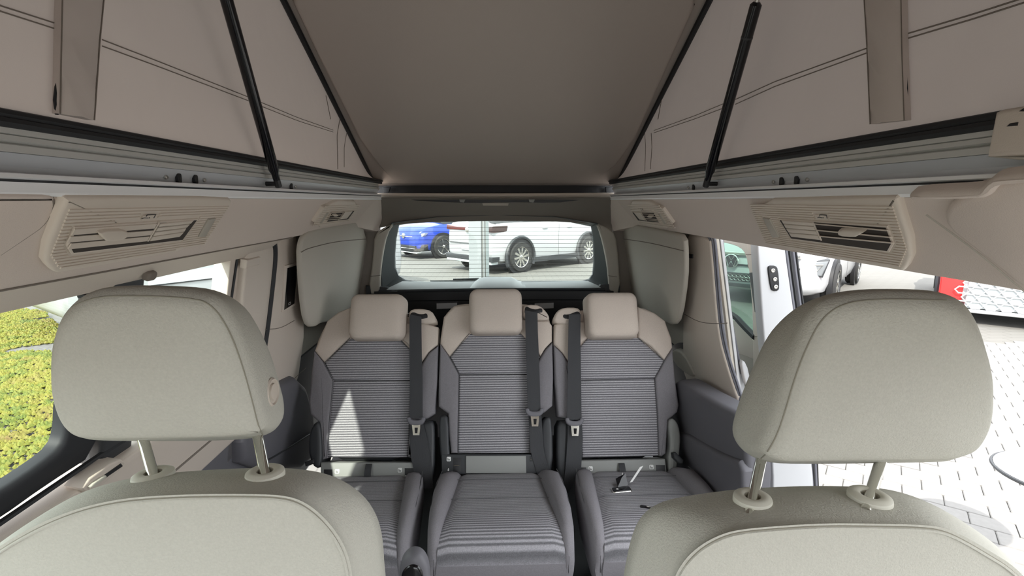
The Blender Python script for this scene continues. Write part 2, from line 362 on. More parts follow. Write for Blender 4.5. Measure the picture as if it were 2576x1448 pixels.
# door aperture: rubber seal (three ribs) and white jamb
sealpx = [(1776, 592), (1788, 598), (1791, 640), (1799, 740), (1806, 816), (1815, 866), (1828, 915), (1848, 972), (1864, 1030), (1866, 1120), (1866, 1300)]
for k, (off, rr) in enumerate(((0, 0.005), (5.5, 0.006), (11, 0.0045))):
    linepx('door_seal', WR, [(x+off, y) for x, y in sealpx], 0.004-0.004*k, rr, RUBG, wr)
padpx('door_jamb', FY(1.895), [(1792, 585), (1816, 588), (1824, 680), (1838, 800), (1858, 900), (1878, 990), (1892, 1060), (1890, 1300), (1862, 1300), (1862, 1060), (1828, 920), (1806, 780)], -0.006, 0.0, 0.002, WHITE, wr, 1)
linepx('jamb_edge', FY(1.89), [(1816, 588), (1824, 680), (1838, 800), (1858, 900), (1866, 940)], 0.0, 0.005, RUBG, wr)
padpx('jamb_latch', FY(1.88), [(1864, 905), (1878, 912), (1890, 960), (1880, 975), (1872, 950)], 0, 0.02, 0.005, WHITE, wr, 1)
# outer skin behind/around the aperture so the body is solid from outside
MB().cushion([(-1.15, -1.5), (-0.03, -1.5), (-0.03, 0.1), (-1.15, 0.1)], -0.045, -0.035, 0.002).build('outer_skin', WHITE, wr, WR)
MB().cushion([(-1.1, -1.35), (-0.03, -1.35), (-0.03, -0.62), (-1.1, -0.62)], -0.03, -0.015, 0.002).build('lower_side_panel', DARK2, wr, WR)
MB().cushion([(-2.5, -1.5), (1.15, -1.5), (1.15, -0.45), (-2.5, -0.45)], -0.095, -0.085, 0.002).build('outer_skin', WHITE, wl, WL)
MB().cushion([(0.0, -0.5), (1.15, -0.5), (1.15, 0.1), (0.0, 0.1)], -0.095, -0.085, 0.002).build('outer_skin', WHITE, wl, WL)
MB().cushion([(0.0, -1.35), (1.1, -1.35), (1.1, -0.60), (0.0, -0.60)], -0.08, -0.02, 0.002).build('lower_side_panel', DARK2, wl, WL)
# --- padded curtains over the rear quarter windows
def qpad(name, M, px, seam, fold, lab, d):
    t = thing(name, M @ Vector(P(M, [px[4]], d)[0]+(d,)), lab, 'curtain')
    padpx('pad', M, px, d-0.018, d, 0.012, PAD, t, 1)
    linepx('seam', M, seam, d+0.001, 0.0018, SEAM, t)
    return t
qpad('window_curtain', WL, [(757, 640), (760, 612), (768, 592), (784, 578), (850, 564), (908, 556), (918, 580), (930, 630), (933, 700), (926, 760), (900, 800), (815, 810), (788, 826), (772, 812), (762, 740)],
     [(758, 634), (775, 624), (850, 606), (921, 601)], [(757, 640), (760, 612), (768, 592), (784, 578), (850, 564), (908, 556), (918, 580), (923, 602), (860, 609), (790, 622)], 'padded greige curtain over the rear quarter window beside the touch screen', 0.07)
qpad('window_curtain', WR, [(1558, 600), (1566, 580), (1576, 562), (1690, 584), (1719, 594), (1722, 640), (1722, 700), (1708, 800), (1692, 820), (1665, 808), (1575, 760), (1550, 720), (1552, 650)],
     [(1562, 600), (1630, 609), (1720, 631)], [(1560, 604), (1566, 580), (1576, 562), (1690, 584), (1716, 594), (1716, 634), (1640, 614), (1600, 607)], 'padded greige curtain over the rear quarter window next to the sliding door pillar', 0.07)
# --- roof lining sides
for side, nm, lab in ((-1, 'trim_1', 'slanted beige roof lining holding the vents above the closed door'), (1, 'trim_2', 'slanted beige roof lining holding the vents above the open doorway')):
    e = MB().loft([[Vector((side*x, y, z)) for x, z in ((0.602, 1.335), (0.612, 1.3225), (0.71, 1.219), (0.722, 1.206), (0.735, 1.205), (0.80, 1.25), (0.80, 1.34), (0.66, 1.345))] for y in (-0.7, 2.62)])
    o = e.build(nm, LINER); tag(o, lab, 'roof lining', kind='structure')
    # soft return of the lining towards the tailgate
    rr = []
    for t in (0, 0.35, 0.7, 1.0):
        a = [Vector((side*x, 2.62, z)) for x, z in ((0.602, 1.335), (0.612, 1.3225), (0.71, 1.219), (0.722, 1.206), (0.80, 1.25), (0.66, 1.345))]
        b = [Vector((side*x, 2.93, z)) for x, z in ((0.585, 1.335), (0.60, 1.30), (0.655, 1.19), (0.66, 1.16), (0.80, 1.16), (0.70, 1.345))]
        k = t*t*(3-2*t); rr.append([p.lerp(q, k) for p, q in zip(a, b)])
    MB().loft(rr).build('lining_corner', LINER, o)
    if side > 0:
        HRt = HR
        padpx('lining_lip', HR, [(2282, 489), (2440, 485), (2464, 478), (2480, 459), (2510, 450), (2760, 430), (2760, 462), (2520, 466), (2498, 480), (2487, 497), (2466, 506), (2282, 507)], 0.0, 0.02, 0.008, LINER, o, 1)
        linepx('lining_seam', HR, [(2330, 540), (2400, 590), (2480, 650), (2580, 735)], 0.0125, 0.0012, TRIMD, o)
        padpx('lining_swell', HR, [(2340, 545), (2470, 460), (2700, 440), (2800, 760), (2590, 745), (2480, 652)], -0.01, 0.012, 0.01, LINER, o, 2)
    else:
        linepx('lining_seam', HL, [(120, 492), (138, 500), (118, 560), (60, 600), (0, 640)], -0.0015, 0.002, SEAM, o)
        padpx('lining_step', HL, [(-300, 495), (100, 493), (140, 498), (136, 506), (90, 508), (-300, 512)], -0.005, 0.008, 0.004, LINER, o, 1)
        MB().tube([(-0.724, y, 1.2035) for y in (-0.7, 1.85)], 0.0018, 6).build('lining_gap', SEAM, o)
# --- tailgate
wb = thing('wall_rear', (0, 2.95, FLOOR_Z), 'tailgate of the van seen from inside', 'tailgate', kind='structure')
hb = [onY(x, y, 2.95) for x, y in ((925, 584), (958, 572), (1000, 564), (1100, 558), (1250, 555), (1400, 557), (1490, 563), (1520, 571), (1552, 586))]
ht = [onY(x, y, 2.70) for x, y in ((950, 498), (975, 498), (1010, 498), (1100, 498), (1250, 498), (1400, 498), (1480, 498), (1510, 498), (1540, 498))]
r0 = []
for t in (0, 0.2, 0.45, 0.7, 0.9, 1.0):
    r0.append([a.lerp(b, t)+Vector((0, 0.05*math.sin(math.pi*t), 0.0)) for a, b in zip(ht, hb)])
r0.append([p+Vector((0, 0.10, 0.01)) for p in hb]); r0.append([p+Vector((0, 0.25, 0.02)) for p in ht])
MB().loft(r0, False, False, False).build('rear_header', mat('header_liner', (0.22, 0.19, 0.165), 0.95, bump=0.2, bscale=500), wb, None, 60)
MB().box((0, 3.02, 1.30), (0.85, 0.02, 0.085)).build('tailgate_top', WHITE, wb)
padpx('header_lamp', FY(2.74), [(1213, 510), (1280, 510), (1278, 517), (1215, 517)], 0, 0.006, 0.002, TRIMD, wb, 0)
gl_out = [(1003, 566), (996, 600), (993, 640), (994, 672), (1002, 693), (1020, 704), (1050, 709), (1150, 709), (1195, 708), (1207, 700), (1225, 697), (1285, 698), (1310, 708), (1400, 707), (1465, 707), (1482, 702), (1491, 690), (1494, 660), (1493, 610), (1488, 570), (1400, 552), (1250, 548), (1100, 552)]
fr_out = [(985, 560), (966, 600), (960, 640), (958, 690), (960, 728), (985, 728), (1040, 728), (1130, 728), (1180, 728), (1205, 728), (1225, 728), (1285, 728), (1310, 728), (1400, 728), (1460, 728), (1500, 726), (1530, 722), (1530, 690), (1524, 620), (1504, 562), (1400, 545), (1250, 540), (1100, 545)]
a = [onY(x, y, 2.92) for x, y in fr_out]; b = [onY(x, y, 3.0) for x, y in gl_out]
MB().loft([[p+Vector((0, 0.03, 0)) for p in a], a, [p.lerp(q, 0.08)+Vector((0, -0.006, 0)) for p, q in zip(a, b)], [p.lerp(q, 0.9) for p, q in zip(a, b)], b, [p+Vector((0, 0.02, 0)) for p in b]], True, False, False).build('window_surround', mat('tailgate_plastic', (0.045, 0.055, 0.058), 0.5), wb, None, 40)
w3 = thing('window_3', (0, 3.0, 0.87), 'tailgate window with heating wires looking onto parked cars', 'window', kind='structure')
MB().cushion(P(FY(3.01), gl_out, 0), -0.004, 0.0, 0.0005, 1).build('pane', GLASS, w3, FY(3.01))
hw = MB()
for i in range(14):
    y = 572+i*10.2; xl = 996 if y < 690 else 1010
    p, q = onY(xl, y, 3.0), onY(1492, y, 3.0); hw.box((p+q)/2, ((q-p).length/2, 0.0008, 0.0008))
tag(hw.build('heating_wire', mat('heating_wire_brown', (0.10, 0.09, 0.08), 0.6), w3), kind='stuff')
wp = thing('wiper', onY(1195, 703, 3.05), 'black rear wiper resting along the bottom of the tailgate glass', 'wiper')
MB().tube([onY(1205, 702, 3.06), onY(1140, 704, 3.06)], 0.009, 8).build('arm', BLACK, wp)
MB().tube([onY(1225, 705, 3.05), onY(1086, 706.5, 3.05), onY(1083, 706.5, 3.05)], [0.005, 0.004, 0.007], 8).build('blade', BLACK, wp)
sil = [[onY(x, y, Y) for x, y in ((972, 728), (1190, 729), (1250, 729), (1310, 729), (1512, 723))] for Y, y_ in ((2.9, 0),)][0]
tp = [onY(x, y, 2.98) for x, y in ((1012, 707), (1196, 709), (1250, 709), (1310, 709), (1478, 706))]
MB().loft([[p+Vector((0, 0.02, -0.02)) for p in sil], sil, [p.lerp(q, 0.15)+Vector((0, 0, 0.004)) for p, q in zip(sil, tp)], tp, [p+Vector((0, 0.03, -0.03)) for p in tp]], False, False, False).build('tailgate_sill', SILL, wb, None, 40)
lb = [onY(x, 729, 2.875) for x in (1180, 1200, 1222, 1286, 1305, 1325)]; lt = [onY(x, y, 2.985) for x, y in ((1192, 710), (1208, 700), (1222, 697.5), (1286, 697.5), (1303, 706), (1318, 711))]
MB().loft([[p+Vector((0, 0.03, -0.03)) for p in lb], lb, [p.lerp(q, 0.1)+Vector((0, 0, 0.006)) for p, q in zip(lb, lt)], lt, [p+Vector((0, 0.015, 0)) for p in lt], [p+Vector((0, 0.03, -0.05)) for p in lt]], False, False, False).build('lock_cover', SILL, wb, None, 30)
padpx('lower_panel', FY(2.88), [(940, 734), (1020, 732), (1250, 727), (1500, 727), (1545, 733), (1545, 960), (940, 960)], -0.03, 0.0, 0.01, BLACK, wb, 0)
MB().tube([onY(x, y, 2.868) for x, y in ((1000, 732), (1250, 728), (1520, 728))], 0.010, 6).build('panel_edge', DARK2, wb)
MB().tube([onY(x, y, 2.877) for x, y in ((1000, 757), (1250, 754), (1520, 754))], 0.002, 6).build('panel_groove', BLACKG, wb)
for i, (x0, x1, lab) in enumerate(((1098, 1150, 'small clear lamp on the black tailgate panel left of the middle headrest'), (1345, 1393, 'small clear lamp on the black tailgate panel right of the middle headrest'))):
    t = thing('tailgate_lamp', onY((x0+x1)/2, 778, 2.88), lab, 'lamp')
    padpx('housing', FY(2.88), [(x0-2, 761), (x1+2, 759), (x1+2, 777), (x0-2, 779)], 0, 0.008, 0.002, DARK2, t, 0)
    padpx('lens', FY(2.88), [(x0, 763), (x1, 761), (x1, 775), (x0, 777)], 0.006, 0.011, 0.002, mat('lamp_grey_lens', (0.55, 0.55, 0.57), 0.2), t, 0)
# D-pillar strips beside the tailgate
for pts, nm in (([(940, 590), (968, 570), (990, 562), (972, 590), (962, 640), (957, 690), (955, 740), (925, 740), (938, 640)], 'left'), ([(1500, 560), (1530, 572), (1550, 590), (1556, 640), (1562, 740), (1533, 740), (1530, 690), (1524, 640), (1512, 590)], 'right')):
    padpx('pillar_strip', FY(2.90), pts, -0.03, 0.0, 0.012, TRIMD, wb, 1)
linepx('strip_joint', FY(2.90), [(930, 695), (957, 692)], 0.001, 0.0015, SEAM, wb, 0)
linepx('strip_joint', FY(2.90), [(1530, 693), (1552, 696)], 0.001, 0.0015, SEAM, wb, 0)
for px in ([(920, 718), (972, 722), (990, 732), (990, 760), (920, 760)], [(1560, 712), (1512, 716), (1498, 728), (1498, 756), (1560, 756)]): padpx('sill_corner', FY(2.905), px, -0.04, 0.0, 0.004, DARK2, wb, 0)
MB().box((0, 2.97, 0.2), (0.85, 0.02, 0.45)).build('tailgate_lower', WHITE, wb)
MB().box((-0.80, 2.95, 0.95), (0.14, 0.03, 0.4)).build('corner_post', MATS['header_liner'], wb)
MB().box((0.80, 2.95, 0.95), (0.14, 0.03, 0.4)).build('corner_post', MATS['header_liner'], wb)
# ================================================================ POP-TOP ROOF
def roofz(y): return 1.405 + (2.9-y)*(1.94-1.405)/(2.9-1.73)
slope = math.atan((1.94-1.405)/(2.9-1.73))
RF = frame((0, 2.9, 1.405), (1, 0, 0), (0, -math.cos(slope), math.sin(slope)))   # local y runs up the panel; n faces down into the cab
RL = 4.05
ce = MB().cushion([(-0.665, -0.0), (0.668, 0.0), (0.668, RL), (-0.665, RL)], 0.0, -0.05, 0.002) if False else MB().box((0, RL/2, -0.03), (0.672, RL/2, 0.028)).build('ceiling', ROOF, None, RF, None)
tag(ce, 'brown-grey sloping inside of the raised roof', 'ceiling', kind='structure')
seam = [(738, -140), (738, -4), (800, 130), (870, 270), (905, 342), (950, 405), (985, 443), (1060, 446), (1250, 446), (1430, 446), (1505, 443), (1552, 405), (1600, 335), (1660, 200), (1745, 10), (1750, -140)]
o = P(RF, seam, 0.0)
MB().cushion(o, -0.004, 0.022, 0.016, 4).build('roof_panel', ROOF, ce, RF)
MB().tube([(x, y, 0.001) for x, y in o[1:-1]], 0.004, 6).build('panel_seam', mat('roof_seam', (0.16, 0.135, 0.12), 0.95), ce, RF)
for sx in (-1, 1):
    MB().tube([(sx*0.656, y, 0.008) for y in (0.02, 1.0, 2.0, RL-0.1)], 0.011, 8).build('edge_piping', BLACK, ce, RF)
# rear hinge zone
hz = thing('trim_3', (0, 2.8, 1.34), 'black hinge channel and beige cross bar at the foot of the raised roof', 'trim', kind='structure')
padpx('hinge_channel', FY(2.86), [(950, 466), (1545, 466), (1550, 500), (945, 500)], -0.02, 0.0, 0.002, BLACK, hz, 0)
MB().tube([onY(x, y, 2.74) for x, y in ((948, 490), (1250, 490.5), (1575, 489))], 0.010, 8).build('cross_bar', TRIM, hz)
MB().tube([onY(x, y, 2.73) for x, y in ((955, 495.5), (1250, 496), (1560, 495))], 0.006, 8).build('cross_bar_lip', TRIMD, hz)
for x in (1155, 1330): padpx('bar_clip', FY(2.72), [(x, 501), (x+16, 501), (x+12, 509), (x+2, 508)], 0, 0.008, 0.002, GREYP, hz, 0)
padpx('seal_strip', FY(2.725), [(1010, 499), (1490, 499), (1440, 505), (1400, 510), (1260, 508), (1200, 511), (1060, 506)], -0.004, 0.0, 0.001, BLACK, hz, 1)
for x in (962, 1523): padpx('hinge_bracket', FY(2.83), [(x, 470), (x+20, 470), (x+16, 484), (x+2, 486)], 0, 0.015, 0.003, DARK2, hz, 0)
# rails, canvas, straps and struts on both sides
def rail(side, nm, lab):
    t = thing(nm, (side*0.6, 1.2, 1.33), lab, 'roof rail', kind='structure')
    # stepped aluminium section from the black seal at the top down to the bright ledge
    secs = [('upper_band', ALUG, [(0.606, 1.419), (0.604, 1.4105), (0.608, 1.4095), (0.604, 1.4085), (0.602, 1.402), (0.609, 1.3995), (0.602, 1.397), (0.600, 1.388), (0.625, 1.388), (0.625, 1.419)]),
            ('lower_band', ALU, [(0.603, 1.3875), (0.612, 1.372), (0.612, 1.360), (0.63, 1.360), (0.63, 1.3875)]),
            ('ledge_strip', ALUB, [(0.612, 1.3645), (0.590, 1.3625), (0.588, 1.3575), (0.596, 1.3555), (0.596, 1.3525), (0.63, 1.3525), (0.63, 1.3645)]),
            ('ledge_groove', DARK2, [(0.5945, 1.3562), (0.5945, 1.3528), (0.62, 1.3528), (0.62, 1.3562)]),
            ('bright_strip', ALUB, [(0.600, 1.353), (0.592, 1.3525), (0.590, 1.340), (0.594, 1.3355), (0.63, 1.3355), (0.63, 1.353)])]
    for n, m, pr in secs: profile_y(n, pr, -0.7, 2.72, m, t, side)
    MB().tube([(side*0.609, y, 1.4235) for y in (-0.7, 1.5, 2.80)], 0.0075, 8).build('canvas_seal', RUBBER, t)
    MB().tube([(side*0.613, y, 1.434) for y in (-0.7, 1.5, 2.84)], 0.007, 8).build('canvas_seal', RUBBER, t)
    # holes and screws
    M = frame((side*0.611, 1.0, 1.366), (0, 1, 0), (0, 0, 1)) if side < 0 else frame((side*0.611, 1.0, 1.366), (0, -1, 0), (0, 0, 1))
    pxs = [(415, 440), (445, 445), (487, 448), (512, 449), (730, 466), (742, 467)] if side < 0 else [(1948, 450), (1970, 452), (2008, 450), (2033, 443), (1747, 468), (1733, 469)]
    for k, (x, y) in enumerate(pxs):
        c = P(M, [(x, y)], 0.0)[0]
        if k in (1, 2, 4): MB().cushion(rrect(0.011, 0.017, 0.003, 3, c[0], min(max(c[1], -0.002), 0.006)), 0, 0.006, 0.001).build('rail_catch', BLACK, t, M)
        else: MB().revolve([(0.004, 0), (0.004, 0.003), (0.0025, 0.0045)], (c[0], min(max(c[1], 0), 0.006), 0), (0, 0, 1), 10).build('screw', STEEL, t, M)
    return t
rail(-1, 'trim_4', 'stepped aluminium roof rail above the closed door')
rail(1, 'trim_5', 'stepped aluminium roof rail above the open doorway')
def canvas(side, nm, lab):
    n, m = 60, 14; vv = []; ff = []; y0, y1 = -0.7, 2.86
    for i in range(n+1):
        y = y0+(y1-y0)*i/n; zt = roofz(y)-0.012
        for j in range(m+1):
            t = j/m; z = 1.432+(zt-1.432)*t
            x = 0.613+(0.662-0.613)*t+0.010*math.sin(math.pi*t)*(0.4+0.9*noise.noise(Vector((y*2.3, z*2.5, side*3))))
            vv.append((side*x, y, z))
    for i in range(n):
        for j in range(m): k = i*(m+1)+j; ff.append((k, k+1, k+m+2, k+m+1))
    o = mk(nm, vv, ff, CANVAS, None, None, 80); tag(o, lab, 'tent canvas', kind='structure')
    def cz(pxl, off):  # points on the canvas sheet seen at a pixel
        r = []
        for (x, y) in pxl:
            X = 0.63
            for _ in range(6):
                q = onX(x, y, side*X); zt = roofz(q.y)-0.012; tt = max(0, min(1, (q.z-1.432)/max(zt-1.432, 0.02)))
                X = 0.613+0.049*tt+0.010*math.sin(math.pi*tt)*(0.4+0.9*noise.noise(Vector((q.y*2.3, q.z*2.5, side*3))))-off
            r.append(onX(x, y, side*X))
        return r
    return o, cz
cL, czL = canvas(-1, 'wall_canvas_left', 'beige tent canvas rising above the closed door')
cR, czR = canvas(1, 'wall_canvas_right', 'beige tent canvas rising above the open doorway')
def sub(px, n): return [tuple(p) for p in resample(px, n)]
def ctube(o, cz, px, r, m, name='seam', off=0.002, n=14, ns=6): MB().tube(cz(sub(px, n), off), r, ns).build(name, m, o)
for px in ([(-300, -150), (0, 14), (150, 62)], [(-300, -138), (0, 28), (150, 76)], [(258, 100), (400, 155), (630, 246)], [(258, 116), (400, 168), (632, 256)], [(632, 247), (750, 296), (838, 327)], [(632, 257), (750, 304), (838, 332)]):
    ctube(cL, czL, px, 0.0011, SEAM)
ctube(cL, czL, [(855, 300), (848, 340), (850, 425)], 0.0012, SEAM); ctube(cL, czL, [(873, 330), (866, 370), (866, 420)], 0.001, SEAM)
ctube(cL, czL, [(820, 240), (832, 300)], 0.0014, SEAM)
for px in ([(2590, -10), (2450, 35), (2278, 86)], [(2590, 2), (2450, 47), (2278, 98)], [(2178, 122), (1950, 205), (1850, 250)], [(2178, 134), (1950, 217), (1850, 262)], [(1845, 250), (1750, 290), (1645, 328)], [(1845, 262), (1750, 298), (1645, 334)]):
    ctube(cR, czR, px, 0.0011, SEAM)
ctube(cR, czR, [(1638, 335), (1640, 370), (1636, 425)], 0.0012, SEAM); ctube(cR, czR, [(1622, 335), (1624, 370), (1622, 430)], 0.001, SEAM)
ctube(cR, czR, [(1668, 230), (1655, 300)], 0.0014, SEAM)
def strap(o, cz, lpx, rpx, edge, lab):
    a = cz(sub(lpx, 12), 0.012); b = cz(sub(rpx, 12), 0.012); rings = []
    for i, (p, q) in enumerate(zip(a, b)):
        c = (p+q)/2; inn = Vector((-1 if c.x > 0 else 1, 0, 0)); w = 0.004*math.sin(i*2.1)+0.003*math.sin(i*3.7+1)
        rings.append([p-inn*0.010, p, p.lerp(q, 0.2)+inn*(0.004+w), c+inn*(0.005-w*0.6), p.lerp(q, 0.8)+inn*(0.004+w*0.5), q, q-inn*0.010])
    t = thing('canvas_strap', a[-1], lab, 'strap')
    MB().loft(rings).build('webbing', CANVAS2, t, None, 60)
    for pts in (a, b): MB().tube([p+Vector((-0.001 if p.x > 0 else 0.001, 0, 0)) for p in pts], 0.0009, 6).build('stitching', SEAM, t)
    MB().tube([p for p in cz(sub(edge, 12), 0.006)], 0.0022, 6).build('dark_edge', RUBBER, t)
strap(cL, czL, [(158, -120), (152, 150), (150, 285)], [(272, -120), (250, 100), (236, 302)], [(150, -120), (150, 150), (136, 270), (143, 288)], 'wide fabric strap hanging on the canvas above the closed door')
strap(cR, czR, [(2168, -120), (2182, 120), (2190, 312)], [(2266, -120), (2270, 120), (2276, 302)], [(2268, -120), (2277, 150), (2282, 250), (2278, 300)], 'wide fabric strap hanging on the canvas above the open doorway')
def strut(side, pb, pt, lab, cl):
    b = onX(*pb, side*0.575); t_ = onX(*pt, side*0.565); d = (t_-b).normalized(); top = b+d*0.43
    t = thing('gas_strut', b, lab, 'gas strut', 'gas struts holding up the roof')
    MB().tube([b+d*0.012, b+d*0.03, b+d*0.04, b+d*cl, b+d*(cl+0.006)], [0.0085, 0.0095, 0.0128, 0.0128, 0.007], 14).build('cylinder', BLACKG, t)
    MB().tube([b+d*(cl-0.01), b+d*(cl+0.2)], 0.005, 10).build('piston_rod', STEEL, t)
    MB().tube([b+d*(cl-0.07), b+d*(cl-0.066)], 0.0132, 14).build('ring', DARK2, t)
    MB().tube([b+Vector((side*0.03, 0, 0.0)), b+Vector((-side*0.004, 0, 0))], 0.006, 10).build('ball_joint', BLACK, t)
    MB().tube([b-d*0.008, b+d*0.016], 0.0085, 10).build('socket', BLACK, t)
strut(-1, (699, 462), (570, 0), 'black gas strut leaning against the canvas above the closed door', 0.50)
strut(1, (1777, 462), (1905, 0), 'black gas strut leaning against the canvas above the open doorway', 0.448)
# beige bracket at the upper right
bk = thing('roof_latch_bracket', (0.56, 0.56, 1.37), 'beige plastic latch bracket on the roof rail beside the fabric strap', 'bracket')
BM = frame(onX(2530, 335, 0.555), (0, -1, 0), (0, 0, 1))
padpx('bracket_body', BM, [(2478, 394), (2500, 282), (2515, 275), (2700, 245), (2720, 372), (2600, 388)], -0.04, 0.0, 0.006, TRIM, bk, 0)
padpx('slot', BM, [(2531, 318), (2540, 310), (2560, 307), (2558, 316)], -0.01, 0.001, 0.0005, BLACK, bk, 0)
padpx('slot', BM, [(2562, 280), (2580, 268), (2580, 280)], -0.01, 0.001, 0.0005, BLACK, bk, 0)
padpx('bracket_foot', BM, [(2478, 394), (2600, 388), (2700, 378), (2700, 400), (2560, 402)], -0.04, -0.01, 0.003, TRIMD, bk, 0)
# front canvas behind the photographer closes the tent
MB().box((0, -0.7, 2.2), (0.68, 0.004, 0.85)).build('wall_canvas_front', CANVAS).__setitem__('kind', 'structure')

cab = MB().box((0, -0.44, 1.43), (0.66, 0.32, 0.012)).build('ceiling_cab', LINER); tag(cab, 'cab roof lining above the front of the van', 'ceiling', kind='structure')
# ================================================================ ROOF VENTS
def clip(poly, yv):
    xs = []
    n = len(poly)
    for i in range(n):
        (x0, y0), (x1, y1) = poly[i], poly[(i+1) % n]
        if (y0 <= yv) != (y1 <= yv): xs.append(x0+(yv-y0)/(y1-y0)*(x1-x0))
    return (min(xs), max(xs)) if len(xs) >= 2 else None
VTRIM = mat('vent_panel_beige', (0.68, 0.60, 0.52), 0.6)
def vent(M, out, opening, div, slats, closed, handle, icon, light, lab, sw, step, depth=0.012):
    po = P(M, out, depth); cx = sum(p[0] for p in po)/len(po); cy = min(p[1] for p in po)
    t = thing('air_vent_panel', M @ Vector((cx, cy, 0.0)), lab, 'air vent', 'air vent panels in the roof lining')
    MB().cushion(chaikin(po, 1), -0.004, depth, 0.006).build('panel', VTRIM, t, M)
    op = P(M, opening, depth); opx = inset(ccw(op), -0.008)
    li = inset(ccw(P(M, light, depth)), -0.004) if light else None
    ic = inset(ccw(P(M, icon, depth)), -0.006) if icon else None
    inn = inset(ccw(po), 0.010); y = min(p[1] for p in inn)+step; top = max(p[1] for p in inn)-0.012
    rb = MB()
    while y < top:
        c = clip(inn, y)
        if c:
            segs = [c]
            for hole in (opx, li, ic):
                if not hole: continue
                hcl = clip(hole, y)
                if hcl:
                    ns = []
                    for a, b in segs:
                        if hcl[0] > a: ns.append((a, min(b, hcl[0])))
                        if hcl[1] < b: ns.append((max(a, hcl[1]), b))
                    segs = [s for s in ns if s[1]-s[0] > 0.004]
            for a, b in segs: rb.box(((a+b)/2, y, depth+0.0006), ((b-a)/2, step*0.26, 0.0014))
        y += step
    tag(rb.build('panel_ribs', VTRIM, t, M, None), kind='stuff')
    MB().cushion(inset(ccw(op), -0.0035), depth-0.002, depth+0.0032, 0.001).build('opening_rim', VTRIM, t, M)
    MB().cushion(op, depth, depth+0.0036, 0.0002, 1).build('opening', mat('vent_shade', (0.05, 0.04, 0.035), 0.9), t, M)  # dark plate laid on the panel, painting the shade behind the slats
    for a, b in slats:
        p, q = [Vector(v+(depth+0.005,)) for v in P(M, [a, b], depth+0.005)]; d = (q-p)
        R = Matrix((d.normalized(), Vector((0, 0, 1)).cross(d.normalized()), Vector((0, 0, 1)))).transposed().to_3x3() @ Matrix.Rotation(-0.15 if sw > 0.005 else 0.6, 3, 'X')
        MB().box((p+q)/2, (d.length/2, sw, 0.0009), R).build('slat', VTRIM, t, M, None)
    if div:
        p, q = [Vector(v+(depth+0.005,)) for v in P(M, div, depth+0.005)]
        MB().tube([p, q], 0.0016, 6).build('divider', VTRIM, t, M)
    for quad in closed:
        MB().cushion(P(M, quad, depth+0.004), depth+0.002, depth+0.006, 0.0008, 2).build('slat', VTRIM, t, M)
    if handle:
        MB().cushion(chaikin(P(M, handle, depth+0.012), 1), depth+0.004, depth+0.013, 0.003).build('slider_tab', VTRIM, t, M)
    if icon:
        i0 = MB().cushion(P(M, icon, depth), depth, depth+0.0028, 0.0005, 1).build('icon_plate', VTRIM, t, M)
        (x0, y0), (x1, y1), (x2, y2), (x3, y3) = P(M, icon, depth+0.003)
        L_ = lambda u, v: Vector((x0+(x1-x0)*u+(x3-x0)*v, y0+(y1-y0)*u+(y3-y0)*v, depth+0.003))
        ib = MB(); ib.tube([L_(0.35, 0.1), L_(0.95, 0.1), L_(0.9, 0.9)], 0.0008, 5); ib.tube([L_(0.35, 0.1), L_(0.3, 0.45)], 0.0008, 5)
        ib.tube([L_(0.05, 0.9), L_(0.2, 0.75), L_(0.5, 0.85)], 0.0008, 5); ib.tube([L_(0.55, 0.7), L_(0.6, 0.9)], 0.0008, 5)
        ib.build('icon', DARK2, i0, M)
    if light:
        l0 = MB().cushion(P(M, light, depth), depth, depth+0.004, 0.0015, 2).build('side_window', TRIMD if len(light) == 4 else TRIM, t, M)
    return t
vent(HL, [(165, 504), (180, 499), (578, 500), (586, 510), (512, 622), (150, 690), (130, 682), (108, 650)],
     [(188, 572), (492, 551), (456, 600), (181, 632), (170, 612)], [(401, 558), (372, 606)],
     [((184, 583), (391, 568)), ((173, 602), (382, 585)), ((175, 619), (372, 600))],
     [[(402, 562), (486, 553), (478, 561), (397, 569)], [(396, 572), (476, 563), (468, 571), (390, 580)], [(389, 583), (467, 573), (462, 581), (384, 592)], [(383, 594), (461, 583), (450, 594), (376, 605)]],
     [(250, 583), (325, 580), (318, 602), (272, 610), (256, 596)], [(358, 540), (394, 538), (388, 549), (354, 551)], [(522, 549), (540, 547), (514, 593), (497, 594)],
     'large ribbed beige vent panel above the closed door window', 0.0051, 0.0068)
vent(HR, [(1878, 505), (2246, 497), (2256, 504), (2297, 634), (2275, 683), (2259, 682), (1924, 617)],
     [(1964, 551), (2045, 556), (2232, 569), (2246, 608), (2235, 628), (1993, 597)], [(2045, 558), (2066, 604)],
     [((2050, 563), (2235, 580)), ((2056, 579), (2242, 597)), ((2062, 594), (2246, 611))],
     [[(1967, 553), (2045, 559), (2048, 567), (1972, 561)], [(1973, 563), (2049, 569), (2053, 578), (1978, 572)], [(1979, 574), (2054, 580), (2058, 589), (1985, 583)], [(1986, 585), (2059, 591), (2064, 602), (1992, 594)]],
     [(2106, 584), (2110, 579), (2180, 580), (2160, 592), (2150, 597), (2110, 594)], [(2052, 538), (2080, 540), (2085, 550), (2056, 548)], [(1921, 546), (1938, 549), (1962, 594), (1946, 596)],
     'large ribbed beige vent panel above the open doorway', 0.003, 0.0068)
vent(HL, [(826, 504), (912, 508), (873, 562), (778, 577)], [(834, 533), (890, 529), (874, 550), (821, 556)], [(866, 531), (852, 553)],
     [((832, 535.5), (864, 534)), ((828, 542), (860, 540)), ((824, 548.5), (856, 546.5)), ((823, 553), (853, 550.5))],
     [[(868, 532), (886, 531), (872, 549), (855, 551)]], [(838, 541), (852, 540), (848, 545), (840, 545)], None, [(822, 534), (825, 534), (808, 560), (804, 560)],
     'small ribbed vent panel at the rear above the touch screen side', 0.003, 0.0105)
